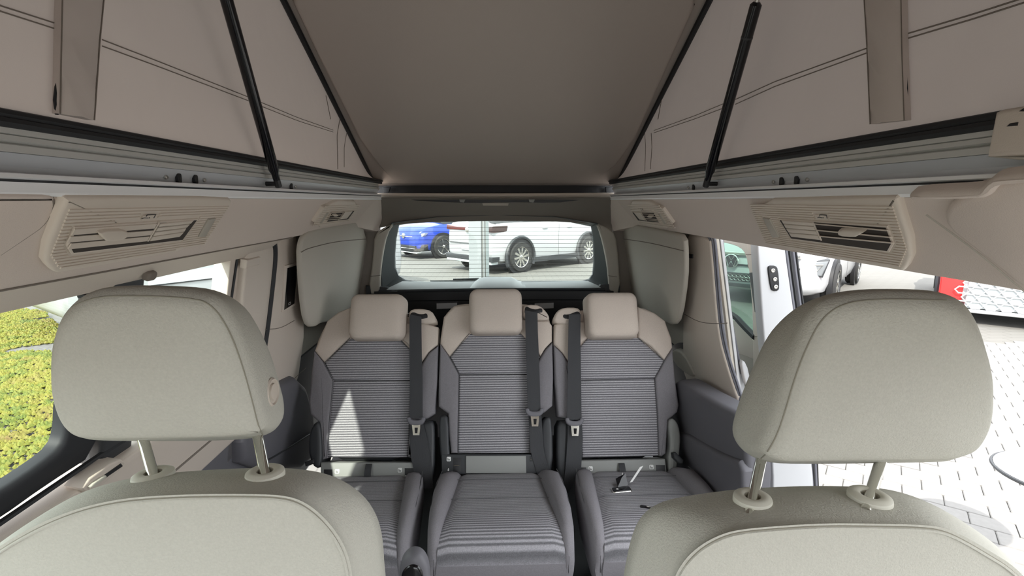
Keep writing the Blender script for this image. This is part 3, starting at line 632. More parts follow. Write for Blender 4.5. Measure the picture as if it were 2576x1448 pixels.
vent(HR, [(1572, 506), (1653, 506), (1706, 580), (1611, 566)], [(1592, 533), (1646, 534), (1659, 558), (1607, 553)], [(1613, 534), (1626, 555)],
     [((1614, 537.5), (1648, 539)), ((1617, 543), (1652, 545)), ((1621, 549), (1656, 552)), ((1623, 552.5), (1658, 556))],
     [[(1595, 534), (1612, 534.5), (1624, 554), (1609, 551)]], [(1627, 543), (1642, 544), (1640, 548), (1630, 547)], [(1608, 524), (1615, 524), (1619, 529), (1612, 529)], [(1658, 537), (1661, 537), (1678, 562), (1672, 562)],
     'small ribbed vent panel at the rear above the doorway pillar', 0.003, 0.0105)
# ================================================================ REAR SEATS
def hrest(M, cx, cy, w, h, dn, df, parent, m, name='headrest'):
    """rounded headrest: front face at dn, back at df (local z)"""
    rings = []
    for d, s, sy in ((df, 0.80, 0.80), (df+0.02, 0.96, 0.95), (df+0.05, 1.03, 1.01), (dn-0.035, 1.0, 1.0), (dn-0.012, 0.965, 0.965), (dn-0.002, 0.90, 0.88), (dn+0.004, 0.75, 0.72), (dn+0.006, 0.4, 0.4)):
        o = rrect(w*s, h*sy, min(w, h)*0.17*max(s, 0.5), 6, cx, cy); rings.append([Vector((x, y, d)) for x, y in o])
    return MB().loft(rings).build(name, m, parent, M, 60)
def cushion_seat(t, xc):
    """three-piece seat cushion; local origin at the back edge of the cushion"""
    M = Matrix.Translation((xc, 1.965, 0.235))
    prof = [(0.0, -0.03), (-0.01, 0.0), (-0.05, 0.014), (-0.15, 0.020), (-0.27, 0.030), (-0.36, 0.040), (-0.42, 0.040), (-0.455, 0.030), (-0.475, 0.010), (-0.485, -0.02), (-0.487, -0.05)]
    wid = [0.150, 0.158, 0.163, 0.172, 0.182, 0.190, 0.196, 0.200, 0.203, 0.205, 0.206]
    n = 12; rings = []
    for (y, z), w in zip(prof, wid):
        rings.append([Vector((w*(-1+2*k/n), y, z-0.010*(1-(1-abs(-1+2*k/n))**0.5) if abs(-1+2*k/n) > 0.9 else z)) for k in range(n+1)])
    MB().loft(rings, False, False, False).build('cushion_insert', CUSH, t, M, 60)
    for yy, ww in ((-0.085, 0.166), (-0.235, 0.178)):
        zz = 0.017 if yy > -0.1 else 0.0275
        MB().tube([(-ww, yy, zz), (0, yy, zz+0.001), (ww, yy, zz)], 0.0012, 5).build('cushion_seam', SEAMG, t, M)
    ap = []
    for (y, z, w) in ((-0.487, -0.05, 0.206), (-0.489, -0.08, 0.21), (-0.482, -0.125, 0.205), (-0.46, -0.16, 0.195), (0, -0.16, 0.19), (0, -0.03, 0.15)):
        ap.append([Vector((w*(-1+2*k/8), y, z)) for k in range(9)])
    MB().loft(ap, False, False, False).build('cushion_apron', GFAB, t, M, 60)
    for s in (-1, 1):
        rb = []
        for (y, zi, zo, wi, wo, zb) in ((0.0, -0.02, -0.02, 0.150, 0.20, -0.10), (-0.03, 0.004, 0.02, 0.158, 0.222, -0.11), (-0.10, 0.016, 0.050, 0.166, 0.237, -0.12), (-0.22, 0.024, 0.062, 0.177, 0.243, -0.13), (-0.34, 0.036, 0.062, 0.188, 0.243, -0.13), (-0.42, 0.038, 0.048, 0.196, 0.240, -0.14), (-0.462, 0.02, 0.022, 0.201, 0.236, -0.14), (-0.484, -0.03, -0.03, 0.204, 0.230, -0.13), (-0.484, -0.09, -0.09, 0.205, 0.225, -0.13)):
            m_ = (wi+wo)/2
            rb.append([Vector((s*a, y, z)) for a, z in ((wi-0.004, zi-0.03), (wi, zi), (wi+0.012, zi+(zo-zi)*0.7+0.004), (m_, zo+0.003), (wo-0.010, zo), (wo, zo-0.014), (wo+0.003, (zo+zb)/2), (wo-0.006, zb), (wi, zb))])
        MB().loft(rb).build('cushion_bolster', GFAB, t, M, 60)
        MB().tube([(s*(a-0.001), y, z) for y, z, a in ((-0.05, 0.036, 0.229), (-0.15, 0.050, 0.238), (-0.30, 0.052, 0.242), (-0.40, 0.036, 0.240), (-0.45, 0.0, 0.236), (-0.47, -0.06, 0.230))], 0.0014, 5).build('bolster_seam', SEAMG, t, M)
    MB().box((0, -0.22, -0.20), (0.17, 0.20, 0.05)).build('seat_base', DARK2, t, M)
    MB().box((0, -0.22, -0.28), (0.14, 0.16, 0.035)).build('rail_foot', BLACK, t, M)
def icon(M, cx, cy, s, d, parent):
    a = P(M, [(cx, cy)], d)[0]; k = s*0.0017
    p = MB().cushion(rrect(k*6, k*6, k*1.2, 3, a[0], a[1]), d-0.001, d, 0.0003, 1).build('icon_plate', PRINT, parent, M)
    MB().cushion([(a[0]-k*2, a[1]-k*2), (a[0]+k*1.8, a[1]-k*2), (a[0]+k*1.8, a[1]-k*0.2), (a[0]-k*0.4, a[1]+k*0.2), (a[0]-k*1.2, a[1]+k*2), (a[0]-k*2, a[1]+k*2)], d, d+0.0006, 0.0001, 1).build('icon', GREYP, p, M)
def icon2(M, cx, cy, d, parent):
    a = P(M, [(cx, cy)], d)[0]; k = 0.0016
    MB().cushion([(a[0]-k*2, a[1]), (a[0]+k*2, a[1]), (a[0], a[1]+k*3)], d-0.001, d, 0.0001, 1).build('icon', PRINT, parent, M)
    MB().cushion(rrect(k*3.6, k*2.6, k*0.5, 2, a[0], a[1]-k*2), d-0.001, d, 0.0001, 1).build('icon', PRINT, parent, M)
def rear_seat(lab, base, hr, shell, topshell, shoulders, upper, lower, bolsters, bezel, slot, beltL, beltR, tong, belt2L, belt2R, seams):
    t = thing('rear_seat', (base, 1.95, FLOOR_Z), lab, 'seat', 'rear seats')
    M = RS
    padpx('backrest_shell', M, shell, -0.11, -0.02, 0.02, DARK2, t, 1)
    padpx('top_shell', M, topshell, -0.10, -0.004, 0.012, FABR, t, 1)
    for s in shoulders: padpx('shoulder_panel', M, s, -0.06, 0.012, 0.012, FABR, t, 0)
    padpx('backrest_insert', M, upper, -0.03, 0.008, 0.008, STRI, t, 0)
    padpx('backrest_insert', M, lower, -0.03, 0.008, 0.008, STRI, t, 0)
    for b in bolsters: padpx('backrest_bolster', M, b, -0.07, 0.018, 0.012, GFAB, t, 0)
    for s in seams: linepx('seam', M, s, 0.013, 0.0013, SEAMG, t, 0)
    cx, cy, w, h = hr; q = P(M, [(cx, cy)], 0.085)[0]
    hrest(M, q[0], q[1], w, h, 0.085, -0.045, t, FABR)
    for s in (-1, 1): MB().tube([(q[0]+s*0.055, q[1]-0.02, -0.005), (q[0]+s*0.055, q[1]-0.16, -0.03)], 0.006, 8).build('headrest_post', CHROME, t, M)
    b = padpx('belt_guide', M, bezel, -0.05, 0.024, 0.012, FABR, t, 1)
    padpx('guide_slot', M, slot, 0.0, 0.0255, 0.001, BLACK, b, 1)
    sb = stripx('seat_belt', M, beltL, beltR, 0.040, 0.004, BELT, t)
    x, y = tong
    padpx('belt_stop', M, [(x-23, y-10), (x-14, y-10), (x-12, y-2), (x+12, y-2), (x+14, y-10), (x+23, y-10), (x+24, y-2), (x+18, y+8), (x+8, y+12), (x-8, y+12), (x-18, y+8), (x-24, y-2)], 0.035, 0.052, 0.006, DARK, sb, 1)
    a = P(M, [(x-10, y+9), (x+11, y+9), (x+11, y+18), (x+9, y+36), (x-7, y+36), (x-9, y+18)], 0.05); i_ = P(M, [(x-3, y+17), (x+5, y+17), (x+5, y+20), (x+4, y+31), (x-2, y+31), (x-3, y+20)], 0.05)
    MB().loft([[Vector(p+(0.046,)) for p in a], [Vector(p+(0.050,)) for p in a], [Vector(p+(0.050,)) for p in i_], [Vector(p+(0.046,)) for p in i_], [Vector(p+(0.046,)) for p in a]], True, False, False).build('belt_tongue', CHROME, sb, M, None)
    stripx('lap_belt', M, belt2L, belt2R, 0.034, 0.004, BELT, sb)
    return t
def panel(t, M, px, strap, opens, icons, icons2, m=None, d=0.03):
    p = padpx('base_panel', M, px, -0.08, d, 0.006, m or GREYP, t, 0)
    for o in opens:
        padpx('anchor_slot', M, o, d-0.01, d+0.001, 0.0004, BLACK, p, 0)
        c = ((o[0][0]+o[2][0])/2, (o[0][1]+o[2][1])/2); linepx('anchor_bar', M, [(o[0][0]+1, c[1]+2), (o[1][0]-4, c[1]+1)], d+0.003, 0.002, STEEL, p, 0)
    if strap:
        x0, x1, y0, y1 = strap; a = P(M, [(x0, y0), (x1, y0), (x1, y1), (x0, y1)], d)
        ax, bx, yt, yb = a[0][0], a[1][0], a[0][1], a[2][1]; rings = []
        for k in range(9):
            f = k/8; dd = d+0.004+0.016*math.sin(math.pi*f); y = yt+(yb-yt)*f; rings.append([Vector((ax, y, dd)), Vector((bx, y, dd)), Vector((bx, y, dd+0.003)), Vector((ax, y, dd+0.003))])
        MB().loft(rings).build('release_strap', BELT, p, M, 60)
    for x, y in icons: icon(M, x, y, 1.7, d+0.001, p)
    for x, y in icons2: icon2(M, x, y, d+0.001, p)
# ---- seat with the sun patch
sA = rear_seat('rear seat behind the swivelled seat on the closed-door side, sun patch on its backrest', -0.53, (946, 793, 0.232, 0.197),
    [(868, 776), (822, 806), (800, 850), (788, 920), (780, 1015), (800, 1052), (808, 1160), (1040, 1160), (1048, 1056), (1088, 1044), (1096, 960), (1100, 870), (1094, 815), (1030, 780)],
    [(880, 770), (826, 802), (800, 850), (792, 880), (820, 905), (1070, 900), (1101, 866), (1100, 820), (1060, 808), (1010, 790)],
    [[(885, 770), (850, 784), (822, 806), (802, 850), (790, 882), (815, 912), (838, 889), (868, 860), (884, 850), (884, 800)],
     [(1002, 850), (1020, 858), (1062, 910), (1078, 886), (1101, 866), (1102, 822), (1070, 812), (1030, 812), (1002, 805)]],
    [(880, 851), (1004, 851), (1061, 911), (1040, 956), (838, 956), (816, 912)], [(838, 957), (1040, 957), (1031, 1046), (1025, 1150), (822, 1150), (829, 1050)],
    [[(789, 882), (814, 912), (838, 957), (829, 1050), (822, 1152), (810, 1156), (804, 1100), (802, 1062), (779, 1042), (775, 1010), (783, 930)],
     [(1062, 911), (1079, 886), (1102, 868), (1099, 960), (1093, 1040), (1075, 1052), (1046, 1056), (1034, 1152), (1025, 1150), (1031, 1046), (1040, 957)]],
    [(1028, 812), (1027, 786), (1036, 776), (1060, 775), (1085, 780), (1097, 800), (1097, 812), (1060, 814)], [(1032, 788), (1040, 784), (1052, 789), (1064, 790), (1072, 787), (1076, 792), (1075, 801), (1032, 803)],
    [(1030, 790), (1030, 830), (1030, 900), (1031, 960), (1030, 1050)], [(1060, 796), (1060, 830), (1061, 900), (1063, 960), (1063, 1050)], (1046, 1058),
    [(1032, 1064), (1030, 1095), (1034, 1150), (1050, 1228)], [(1064, 1064), (1072, 1095), (1084, 1150), (1090, 1228)],
    [[(880, 850), (815, 912)], [(1004, 850), (1062, 911)], [(815, 912), (838, 957)], [(838, 957), (829, 1050), (822, 1150)]])
panel(sA, RS, [(806, 1163), (1042, 1163), (1050, 1224), (806, 1226)], (921, 937, 1166, 1216), [[(815, 1180), (836, 1180), (836, 1212), (815, 1212)], [(1018, 1177), (1042, 1177), (1044, 1212), (1019, 1212)]], [(848, 1185), (1006, 1182)], [(1005, 1210)])
padpx('hinge_cover', RS, [(775, 1100), (785, 1068), (802, 1056), (808, 1090), (810, 1170), (792, 1180), (776, 1150)], -0.10, 0.03, 0.012, DARK2, sA, 1)
padpx('hinge_cover', RS, [(1048, 1068), (1075, 1056), (1092, 1060), (1094, 1100), (1092, 1190), (1075, 1235), (1052, 1215), (1040, 1120)], -0.10, 0.024, 0.014, DARK2, sA, 1)
padpx('recline_lever', RS, [(766, 1162), (788, 1154), (790, 1164), (768, 1173)], 0.0, 0.05, 0.004, BLACK, sA, 0)
cushion_seat(sA, -0.535)
# ---- middle seat
sB = rear_seat('middle rear seat with a short square cushion, under the tailgate lock', 0.0, (1247, 779, 0.228, 0.198),
    [(1180, 764), (1142, 768), (1116, 796), (1110, 850), (1106, 960), (1106, 1020), (1128, 1034), (1132, 1140), (1345, 1142), (1352, 1044), (1388, 1026), (1390, 960), (1390, 860), (1385, 800), (1365, 770), (1310, 764)],
    [(1180, 762), (1142, 766), (1116, 795), (1108, 850), (1108, 866), (1140, 890), (1350, 890), (1388, 860), (1386, 806), (1365, 770), (1310, 762)],
    [[(1186, 764), (1142, 768), (1116, 796), (1108, 850), (1107, 864), (1131, 898), (1158, 866), (1186, 838), (1188, 800)],
     [(1308, 838), (1332, 860), (1360, 896), (1372, 876), (1389, 858), (1389, 818), (1380, 806), (1340, 806), (1306, 800)]],
    [(1181, 838), (1313, 838), (1359, 897), (1339, 940), (1155, 940), (1132, 898)], [(1155, 941), (1339, 941), (1336, 1040), (1332, 1140), (1152, 1140), (1153, 1040)],
    [[(1107, 864), (1131, 898), (1155, 941), (1153, 1040), (1151, 1140), (1134, 1140), (1128, 1080), (1127, 1040), (1103, 1022), (1103, 960)],
     [(1360, 897), (1373, 877), (1390, 860), (1392, 950), (1390, 1020), (1372, 1036), (1352, 1046), (1344, 1142), (1332, 1140), (1336, 1040), (1339, 941)]],
    [(1315, 802), (1314, 770), (1330, 764), (1358, 766), (1376, 784), (1383, 798), (1380, 804), (1345, 805)], [(1320, 776), (1324, 769), (1336, 776), (1350, 778), (1360, 774), (1365, 778), (1364, 787), (1320, 789)],
    [(1321, 780), (1322, 830), (1324, 900), (1326, 960), (1328, 1036)], [(1352, 786), (1353, 830), (1356, 900), (1358, 960), (1360, 1036)], (1345, 1036),
    [(1330, 1042), (1331, 1075), (1334, 1130), (1352, 1195)], [(1362, 1042), (1364, 1075), (1368, 1130), (1386, 1205)],
    [[(1181, 838), (1131, 898)], [(1131, 898), (1155, 941)], [(1155, 941), (1153, 1040), (1152, 1140)], [(1332, 1140), (1336, 1040), (1339, 941)]])
panel(sB, RS, [(1110, 1142), (1350, 1142), (1354, 1192), (1110, 1194)], None, [[(1140, 1151), (1160, 1151), (1160, 1187), (1140, 1187)], [(1333, 1147), (1342, 1147), (1342, 1160), (1333, 1160)]], [(1129, 1154)], [(1128, 1180)], DARK2)
padpx('panel_flap', RS, [(1172, 1146), (1323, 1146), (1324, 1190), (1172, 1190)], 0.0, 0.036, 0.002, GREYP, sB, 0)
padpx('hinge_cover', RS, [(1103, 1050), (1118, 1042), (1128, 1050), (1130, 1140), (1134, 1150), (1114, 1170), (1106, 1140)], -0.10, 0.028, 0.01, DARK2, sB, 1)
padpx('hinge_cover', RS, [(1362, 1060), (1380, 1044), (1390, 1060), (1392, 1180), (1372, 1190), (1362, 1120)], -0.10, 0.02, 0.01, DARK2, sB, 1)
MB().box(onY(1119, 1208, 1.88), (0.012, 0.006, 0.006)).build('buckle_release', RED, sB)
cushion_seat(sB, 0.0)
# ---- seat next to the open doorway
sC = rear_seat('rear seat next to the open doorway with a car key lying on its cushion', 0.53, (1543, 789, 0.226, 0.2),
    [(1400, 790), (1398, 870), (1398, 960), (1408, 1046), (1450, 1056), (1460, 1155), (1672, 1150), (1680, 1060), (1704, 1034), (1706, 1018), (1698, 950), (1692, 870), (1672, 806), (1640, 784), (1610, 772), (1480, 776)],
    [(1480, 776), (1402, 790), (1395, 866), (1428, 900), (1660, 900), (1691, 872), (1690, 850), (1672, 806), (1648, 786), (1612, 770)],
    [[(1604, 770), (1648, 786), (1674, 806), (1690, 850), (1693, 874), (1672, 906), (1640, 872), (1606, 849), (1604, 800)],
     [(1480, 849), (1462, 862), (1429, 908), (1414, 886), (1393, 866), (1395, 815), (1420, 810), (1470, 806), (1482, 810)]],
    [(1479, 849), (1606, 849), (1672, 907), (1648, 951), (1450, 955), (1429, 909)], [(1450, 956), (1648, 952), (1655, 1050), (1658, 1146), (1465, 1151), (1460, 1050)],
    [[(1672, 907), (1693, 874), (1699, 950), (1709, 1018), (1705, 1036), (1692, 1048), (1681, 1056), (1676, 1140), (1666, 1148), (1658, 1146), (1655, 1050), (1648, 952)],
     [(1393, 867), (1414, 887), (1429, 909), (1450, 956), (1460, 1050), (1464, 1151), (1458, 1152), (1452, 1062), (1432, 1054), (1404, 1048), (1396, 960)]],
    [(1394, 812), (1392, 800), (1402, 780), (1420, 772), (1452, 772), (1462, 780), (1464, 812), (1430, 815)], [(1417, 790), (1428, 791), (1440, 787), (1452, 782), (1460, 786), (1460, 802), (1424, 802), (1416, 798)],
    [(1431, 790), (1430, 830), (1429, 900), (1428, 960), (1426, 1055)], [(1461, 790), (1460, 830), (1461, 900), (1462, 960), (1463, 1055)], (1446, 1060),
    [(1428, 1066), (1428, 1100), (1424, 1160), (1416, 1238)], [(1464, 1066), (1466, 1100), (1462, 1180), (1432, 1238)],
    [[(1606, 849), (1672, 907)], [(1672, 907), (1648, 952)], [(1648, 952), (1655, 1050), (1658, 1146)]])
panel(sC, RS, [(1458, 1158), (1674, 1154), (1681, 1215), (1458, 1218)], (1555, 1570, 1164, 1212), [[(1461, 1175), (1475, 1175), (1476, 1209), (1461, 1209)], [(1650, 1169), (1673, 1169), (1675, 1205), (1652, 1206)]], [(1486, 1178), (1639, 1174)], [(1487, 1207), (1641, 1203)])
padpx('hinge_cover', RS, [(1681, 1060), (1692, 1050), (1704, 1060), (1712, 1085), (1713, 1120), (1700, 1200), (1688, 1216), (1680, 1160), (1688, 1120)], -0.10, 0.028, 0.01, GREYP, sC, 1)
padpx('hinge_cover', RS, [(1402, 1058), (1430, 1056), (1436, 1100), (1434, 1180), (1424, 1236), (1402, 1200), (1400, 1120)], -0.10, 0.02, 0.014, DARK2, sC, 1)
padpx('recline_lever', RS, [(1694, 1139), (1700, 1137), (1720, 1156), (1718, 1167), (1710, 1166), (1696, 1152)], 0.01, 0.06, 0.004, DARK2, sC, 0)
cushion_seat(sC, 0.535)
# ================================================================ SWIVELLED FRONT SEATS (seen from behind)
def tilted(Y, z, t): return frame((0, Y, z), (1, 0, 0), (0, -math.sin(t), math.cos(t)))
def body(near, far, dn, df, crown, bulge, it=2, edge=0.012):
    """near/far: local outlines with matching points"""
    near = chaikin(near, it); far = chaikin(far, it); n = len(near); rings = []
    cxf = sum(p[0] for p in far)/n; cyf = sum(p[1] for p in far)/n
    for t, d in ((0.7, df-0.02), (0.9, df-0.014), (1.0, df)):
        rings.append([Vector((cxf+(x-cxf)*t, cyf+(y-cyf)*t, d)) for x, y in far])
    cxn = sum(p[0] for p in near)/n; cyn = sum(p[1] for p in near)/n
    for t in (0.25, 0.5, 0.75, 0.9):
        b = bulge*math.sin(math.pi*t); r = []
        for (x0, y0), (x1, y1) in zip(far, near):
            x = x0+(x1-x0)*t; y = y0+(y1-y0)*t; v = Vector((x-(cxf+cxn)/2, y-(cyf+cyn)/2)); v.normalize(); r.append(Vector((x+v.x*b, y+v.y*b, df+(dn-edge-df)*t)))
        rings.append(r)
    for k, (s, d) in enumerate(((0.0, dn-edge), (0.35, dn-edge*0.35), (1.0, dn))):
        rings.append([Vector((x, y, d)) for x, y in inset(near, edge*s*0.7)])
    q = inset(near, edge*0.7)
    for t in (0.93, 0.8, 0.6, 0.4, 0.2, 0.0): rings.append([Vector((cxn+(x-cxn)*t, cyn+(y-cyn)*t, dn+crown*(1-t*t))) for x, y in q])
    return MB().loft(rings, True, True, False)
def lift(M, px, d): return P(M, px, d)
def front_seat(lab, Y, hr_near, hr_far, hr_seam, posts, collars, sb_near, sb_far, seam, button, basex):
    t = thing('front_seat', (basex, Y+0.35, FLOOR_Z), lab, 'seat', 'swivelled front seats')
    MH = tilted(Y, 1.12, math.radians(14)); MS = tilted(Y-0.012, 0.93, math.radians(12))
    a = ccw(P(MH, hr_near, 0.0)); b = ccw(P(MH, hr_far, -0.105))
    hr = body(a, b, 0.0, -0.105, 0.012, 0.004, 2, 0.018).build('headrest', FAB, t, MH, 75)
    seam_on('headrest_seam', hr, hr_seam, 0.0009, SEAMF)
    if button:
        (c, nn), = hits(hr, [button]); ax = (nn+Vector((0.5, -0.1, 0))).normalized()
        MB().revolve([(0.0185, -0.01), (0.0185, 0.001), (0.0165, 0.003), (0.0150, 0.001), (0.0115, 0.001), (0.0105, 0.0035), (0.003, 0.004)], c, ax, 28).build('release_button', mat('button_beige', (0.50, 0.44, 0.38), 0.6), hr)
    n0 = P(MS, sb_near, 0.0); f0 = P(MS, sb_far, -0.085)
    n0 = [(n0[0][0]-0.005, -0.62)]+n0+[(n0[-1][0]+0.0, -0.62)]; f0 = [(f0[0][0], -0.64)]+f0+[(f0[-1][0], -0.64)]
    n0 = [n0[0]]+n0+[n0[-1]]; f0 = [f0[0]]+f0+[f0[-1]]
    bk = body(n0, f0, 0.0, -0.085, 0.014, 0.004, 2, 0.007).build('backrest', FAB, t, MS, 75)
    seam_on('backrest_piping', bk, seam, 0.0019, FAB, 0.0006, 110)
    seam_on('backrest_seam', bk, [(x, y-4) for x, y in seam], 0.0010, SEAMF, 0.0, 110)
    for (bx, by, tx, ty), r in zip(posts, collars):
        (p0, nn), = hits(bk, [(bx, by+4)]); p1 = MH @ Vector(P(MH, [(tx, ty)], -0.055)[0]+(-0.055,)); d = (p1-p0).normalized()
        MB().tube([p0-d*0.03, p1+d*0.03], 0.0066, 16).build('headrest_post', CHROME, t)
        ax = (nn*0.5+Vector((0, -0.06, 1))*0.8).normalized(); c = p0
        MB().revolve([(r, -0.014), (r, 0.001), (r*0.97, 0.0045), (r*0.80, 0.007), (r*0.55, 0.0075), (r*0.42, 0.006), (r*0.40, -0.004)], c, ax, 32, False).build('post_collar', IVORY, t)
        MB().revolve([(r*0.41, 0.0), (r*0.36, 0.0005)], c, ax, 20).build('collar_hole', BLACK, t)
    MB().cushion(rrect(0.34, 0.40, 0.05, 5, 0, 0), -0.05, 0.05, 0.03).build('seat_cushion', FAB, t, Matrix.Translation((basex, Y+0.36, 0.27)))
    MB().box((basex, Y+0.36, 0.07), (0.15, 0.17, 0.14)).build('swivel_base', DARK2, t)
    return t
LN = [(106, 930), (110, 870), (128, 815), (172, 768), (228, 744), (300, 738), (400, 740), (500, 748), (545, 775), (580, 835), (607, 910), (628, 985), (645, 1050), (658, 1092), (645, 1107), (560, 1115), (400, 1119), (250, 1121), (180, 1116), (136, 1080), (110, 1010)]
LF = [(140, 930), (145, 870), (165, 810), (205, 762), (255, 735), (320, 728), (420, 727), (540, 730), (612, 762), (655, 830), (685, 900), (703, 965), (715, 1012), (714, 1055), (682, 1090), (620, 1106), (420, 1108), (260, 1108), (205, 1102), (165, 1070), (143, 1010)]
fL = front_seat('swivelled front seat beside the closed door, seen from behind, round button on its headrest', 0.585, LN, LF,
    [(170, 778), (225, 750), (300, 742), (480, 748), (535, 765), (580, 835), (612, 925), (635, 1010), (652, 1080), (668, 1103)],
    [(386, 1194, 364, 1118), (667, 1190, 650, 1106)], [0.0245, 0.0235],
    [(-110, 1560), (-70, 1448), (-8, 1388), (100, 1325), (200, 1286), (300, 1263), (400, 1254), (520, 1250), (640, 1250), (725, 1254), (775, 1276), (822, 1320), (855, 1368), (872, 1415), (880, 1470)],
    [(-120, 1520), (-75, 1425), (0, 1365), (100, 1295), (200, 1238), (300, 1207), (400, 1191), (520, 1181), (640, 1176), (750, 1177), (838, 1194), (905, 1234), (944, 1284), (963, 1345), (968, 1440)],
    [(-60, 1440), (-10, 1392), (100, 1328), (200, 1288), (300, 1265), (400, 1256), (520, 1252), (640, 1252), (722, 1256), (772, 1278), (820, 1322), (853, 1370), (870, 1416), (878, 1470)], (684, 985), -0.46)
ar = padpx('armrest', FY(0.95), [(994, 1600), (1000, 1450), (1006, 1422), (1020, 1404), (1037, 1396), (1056, 1401), (1070, 1418), (1078, 1450), (1084, 1600)], -0.03, 0.0, 0.014, DARK, fL, 2)
padpx('armrest_cap', FY(0.95), [(1000, 1600), (1006, 1458), (1014, 1436), (1030, 1423), (1046, 1423), (1058, 1432), (1066, 1456), (1070, 1600)], -0.02, 0.006, 0.008, BLACKG, ar, 2)
RN = [(2106, 765), (2057, 810), (2024, 880), (1995, 958), (1974, 1030), (1953, 1093), (1936, 1130), (1925, 1156), (1946, 1172), (1980, 1179), (2090, 1177), (2214, 1175), (2392, 1174), (2430, 1166), (2471, 1147), (2500, 1114), (2517, 1073), (2523, 1015), (2521, 948), (2504, 878), (2479, 822), (2446, 780), (2392, 758), (2318, 751), (2214, 751)]
RFA = [(2010, 768), (1966, 803), (1928, 848), (1895, 920), (1866, 990), (1846, 1052), (1841, 1085), (1853, 1116), (1882, 1144), (1938, 1165), (2080, 1166), (2210, 1164), (2370, 1162), (2405, 1154), (2440, 1134), (2465, 1104), (2482, 1065), (2487, 1010), (2485, 948), (2470, 880), (2450, 815), (2420, 768), (2370, 744), (2300, 736), (2100, 736)]
fR = front_seat('swivelled front seat beside the open doorway, seen from behind', 0.515, RN, RFA,
    [(2380, 755), (2214, 751), (2120, 762), (2066, 800), (2026, 878), (1997, 957), (1976, 1031), (1955, 1093), (1930, 1139), (1905, 1160)],
    [(1893, 1254, 1912, 1168), (2187, 1250, 2212, 1172)], [0.0215, 0.0235],
    [(1694, 1500), (1708, 1448), (1734, 1407), (1769, 1376), (1812, 1353), (1856, 1340), (1954, 1331), (2073, 1324), (2191, 1325), (2329, 1328), (2380, 1338), (2428, 1361), (2487, 1396), (2540, 1428), (2600, 1490)],
    [(1562, 1480), (1570, 1440), (1584, 1364), (1604, 1308), (1637, 1274), (1690, 1252), (1844, 1230), (1954, 1224), (2053, 1221), (2152, 1223), (2239, 1229), (2330, 1258), (2428, 1313), (2510, 1372), (2590, 1450)],
    [(1694, 1500), (1708, 1450), (1736, 1409), (1771, 1378), (1814, 1355), (1858, 1342), (1954, 1333), (2073, 1326), (2191, 1327), (2327, 1330), (2378, 1340), (2426, 1363), (2485, 1398), (2538, 1430), (2600, 1492)], None, 0.47)
# ================================================================ SMALL THINGS ON THE SEAT BY THE DOORWAY
zc_ = 0.2535
kf = thing('car_key', onZ(1563, 1240, zc_), 'black and silver car key with a dark tag on the cushion near the white lever', 'key')
KM = frame(onZ(1563, 1236, zc_+0.001), (1, 0.12, 0), (-0.12, 1, 0))
MB().cushion(rrect(0.078, 0.034, 0.010), 0, 0.010, 0.003).build('key_case', CHROME, kf, KM)
MB().cushion(rrect(0.070, 0.028, 0.008), 0.009, 0.0125, 0.002).build('key_face', BLACKG, kf, KM)
MB().cushion(rrect(0.008, 0.006, 0.002, 3, -0.016, 0), 0.0125, 0.013, 0.0003, 1).build('key_symbol', PRINT, kf, KM)
tg = MB()
tg.add([(-0.01, 0.012, 0.012), (0.032, 0.016, 0.014), (0.036, 0.05, 0.030), (-0.006, 0.048, 0.026), (0.012, 0.030, 0.040), (0.028, 0.036, 0.052)], [(0, 1, 4), (1, 5, 4), (1, 2, 5), (2, 3, 5), (3, 4, 5), (3, 0, 4), (0, 3, 2, 1)])
tg.build('key_tag', BLACKG, kf, KM, None)
MB().tube([(0.006, 0.02, 0.012), (0.012, 0.035, 0.03), (0.02, 0.045, 0.05)], 0.0012, 6).build('key_ring', STEEL, kf, KM)
b0 = onZ(1588, 1212, zc_+0.03); b1 = onY(1614, 1173, b0.y+0.03)
dv = (b1-b0); w_ = Vector((1, 0, 0.35)).normalized()*0.0055
MB().loft([[b0-w_, b0+w_, b0+w_+Vector((0, 0.002, 0)), b0-w_+Vector((0, 0.002, 0))], [b1-w_*1.2, b1+w_*1.2, b1+w_*1.2+Vector((0, 0.002, 0)), b1-w_*1.2+Vector((0, 0.002, 0))]]).build('paper_band', PRINT, kf)
cl = thing('cable_clip', onZ(1622, 1282, 0.263), 'small black clip lying on the cushion beside the front seat shoulder', 'clip')
CMx = frame(onZ(1624, 1280, 0.264), (1, -0.35, 0), (0.35, 1, 0))
MB().cushion(rrect(0.036, 0.016, 0.003), 0, 0.010, 0.002).build('clip_body', BLACKG, cl, CMx)
MB().cushion(rrect(0.022, 0.004, 0.001, 3, 0.014, 0.001), 0.009, 0.0125, 0.001).build('clip_pin', CHROME, cl, CMx)
MB().tube([(0.015, 0, 0.005), (0.05, -0.01, 0.004), (0.09, -0.01, 0.004)], 0.003, 6).build('clip_cable', BLACK, cl, CMx)
# belt buckle of the seat by the doorway (part of that seat)
BK = frame(onY(1702, 1232, 1.88), (0.9, -0.2, 0), (-0.15, 0.45, 0.9))
bb = MB().cushion(rrect(0.034, 0.070, 0.006), -0.022, 0.0, 0.005).build('belt_buckle', DARK2, sC, BK)
MB().cushion(rrect(0.026, 0.060, 0.005, 4, 0.004, 0.002), -0.002, 0.005, 0.003).build('buckle_release', RED, bb, BK)
padpx('buckle_stalk', FY(1.90), [(1662, 1216), (1690, 1218), (1694, 1240), (1672, 1236)], -0.01, 0.0, 0.002, BLACK, sC, 0)
padpx('care_label', FY(1.86), [(1671, 1232), (1693, 1239), (1696, 1243), (1678, 1240)], -0.001, 0.0, 0.0002, PRINT, sC, 0)
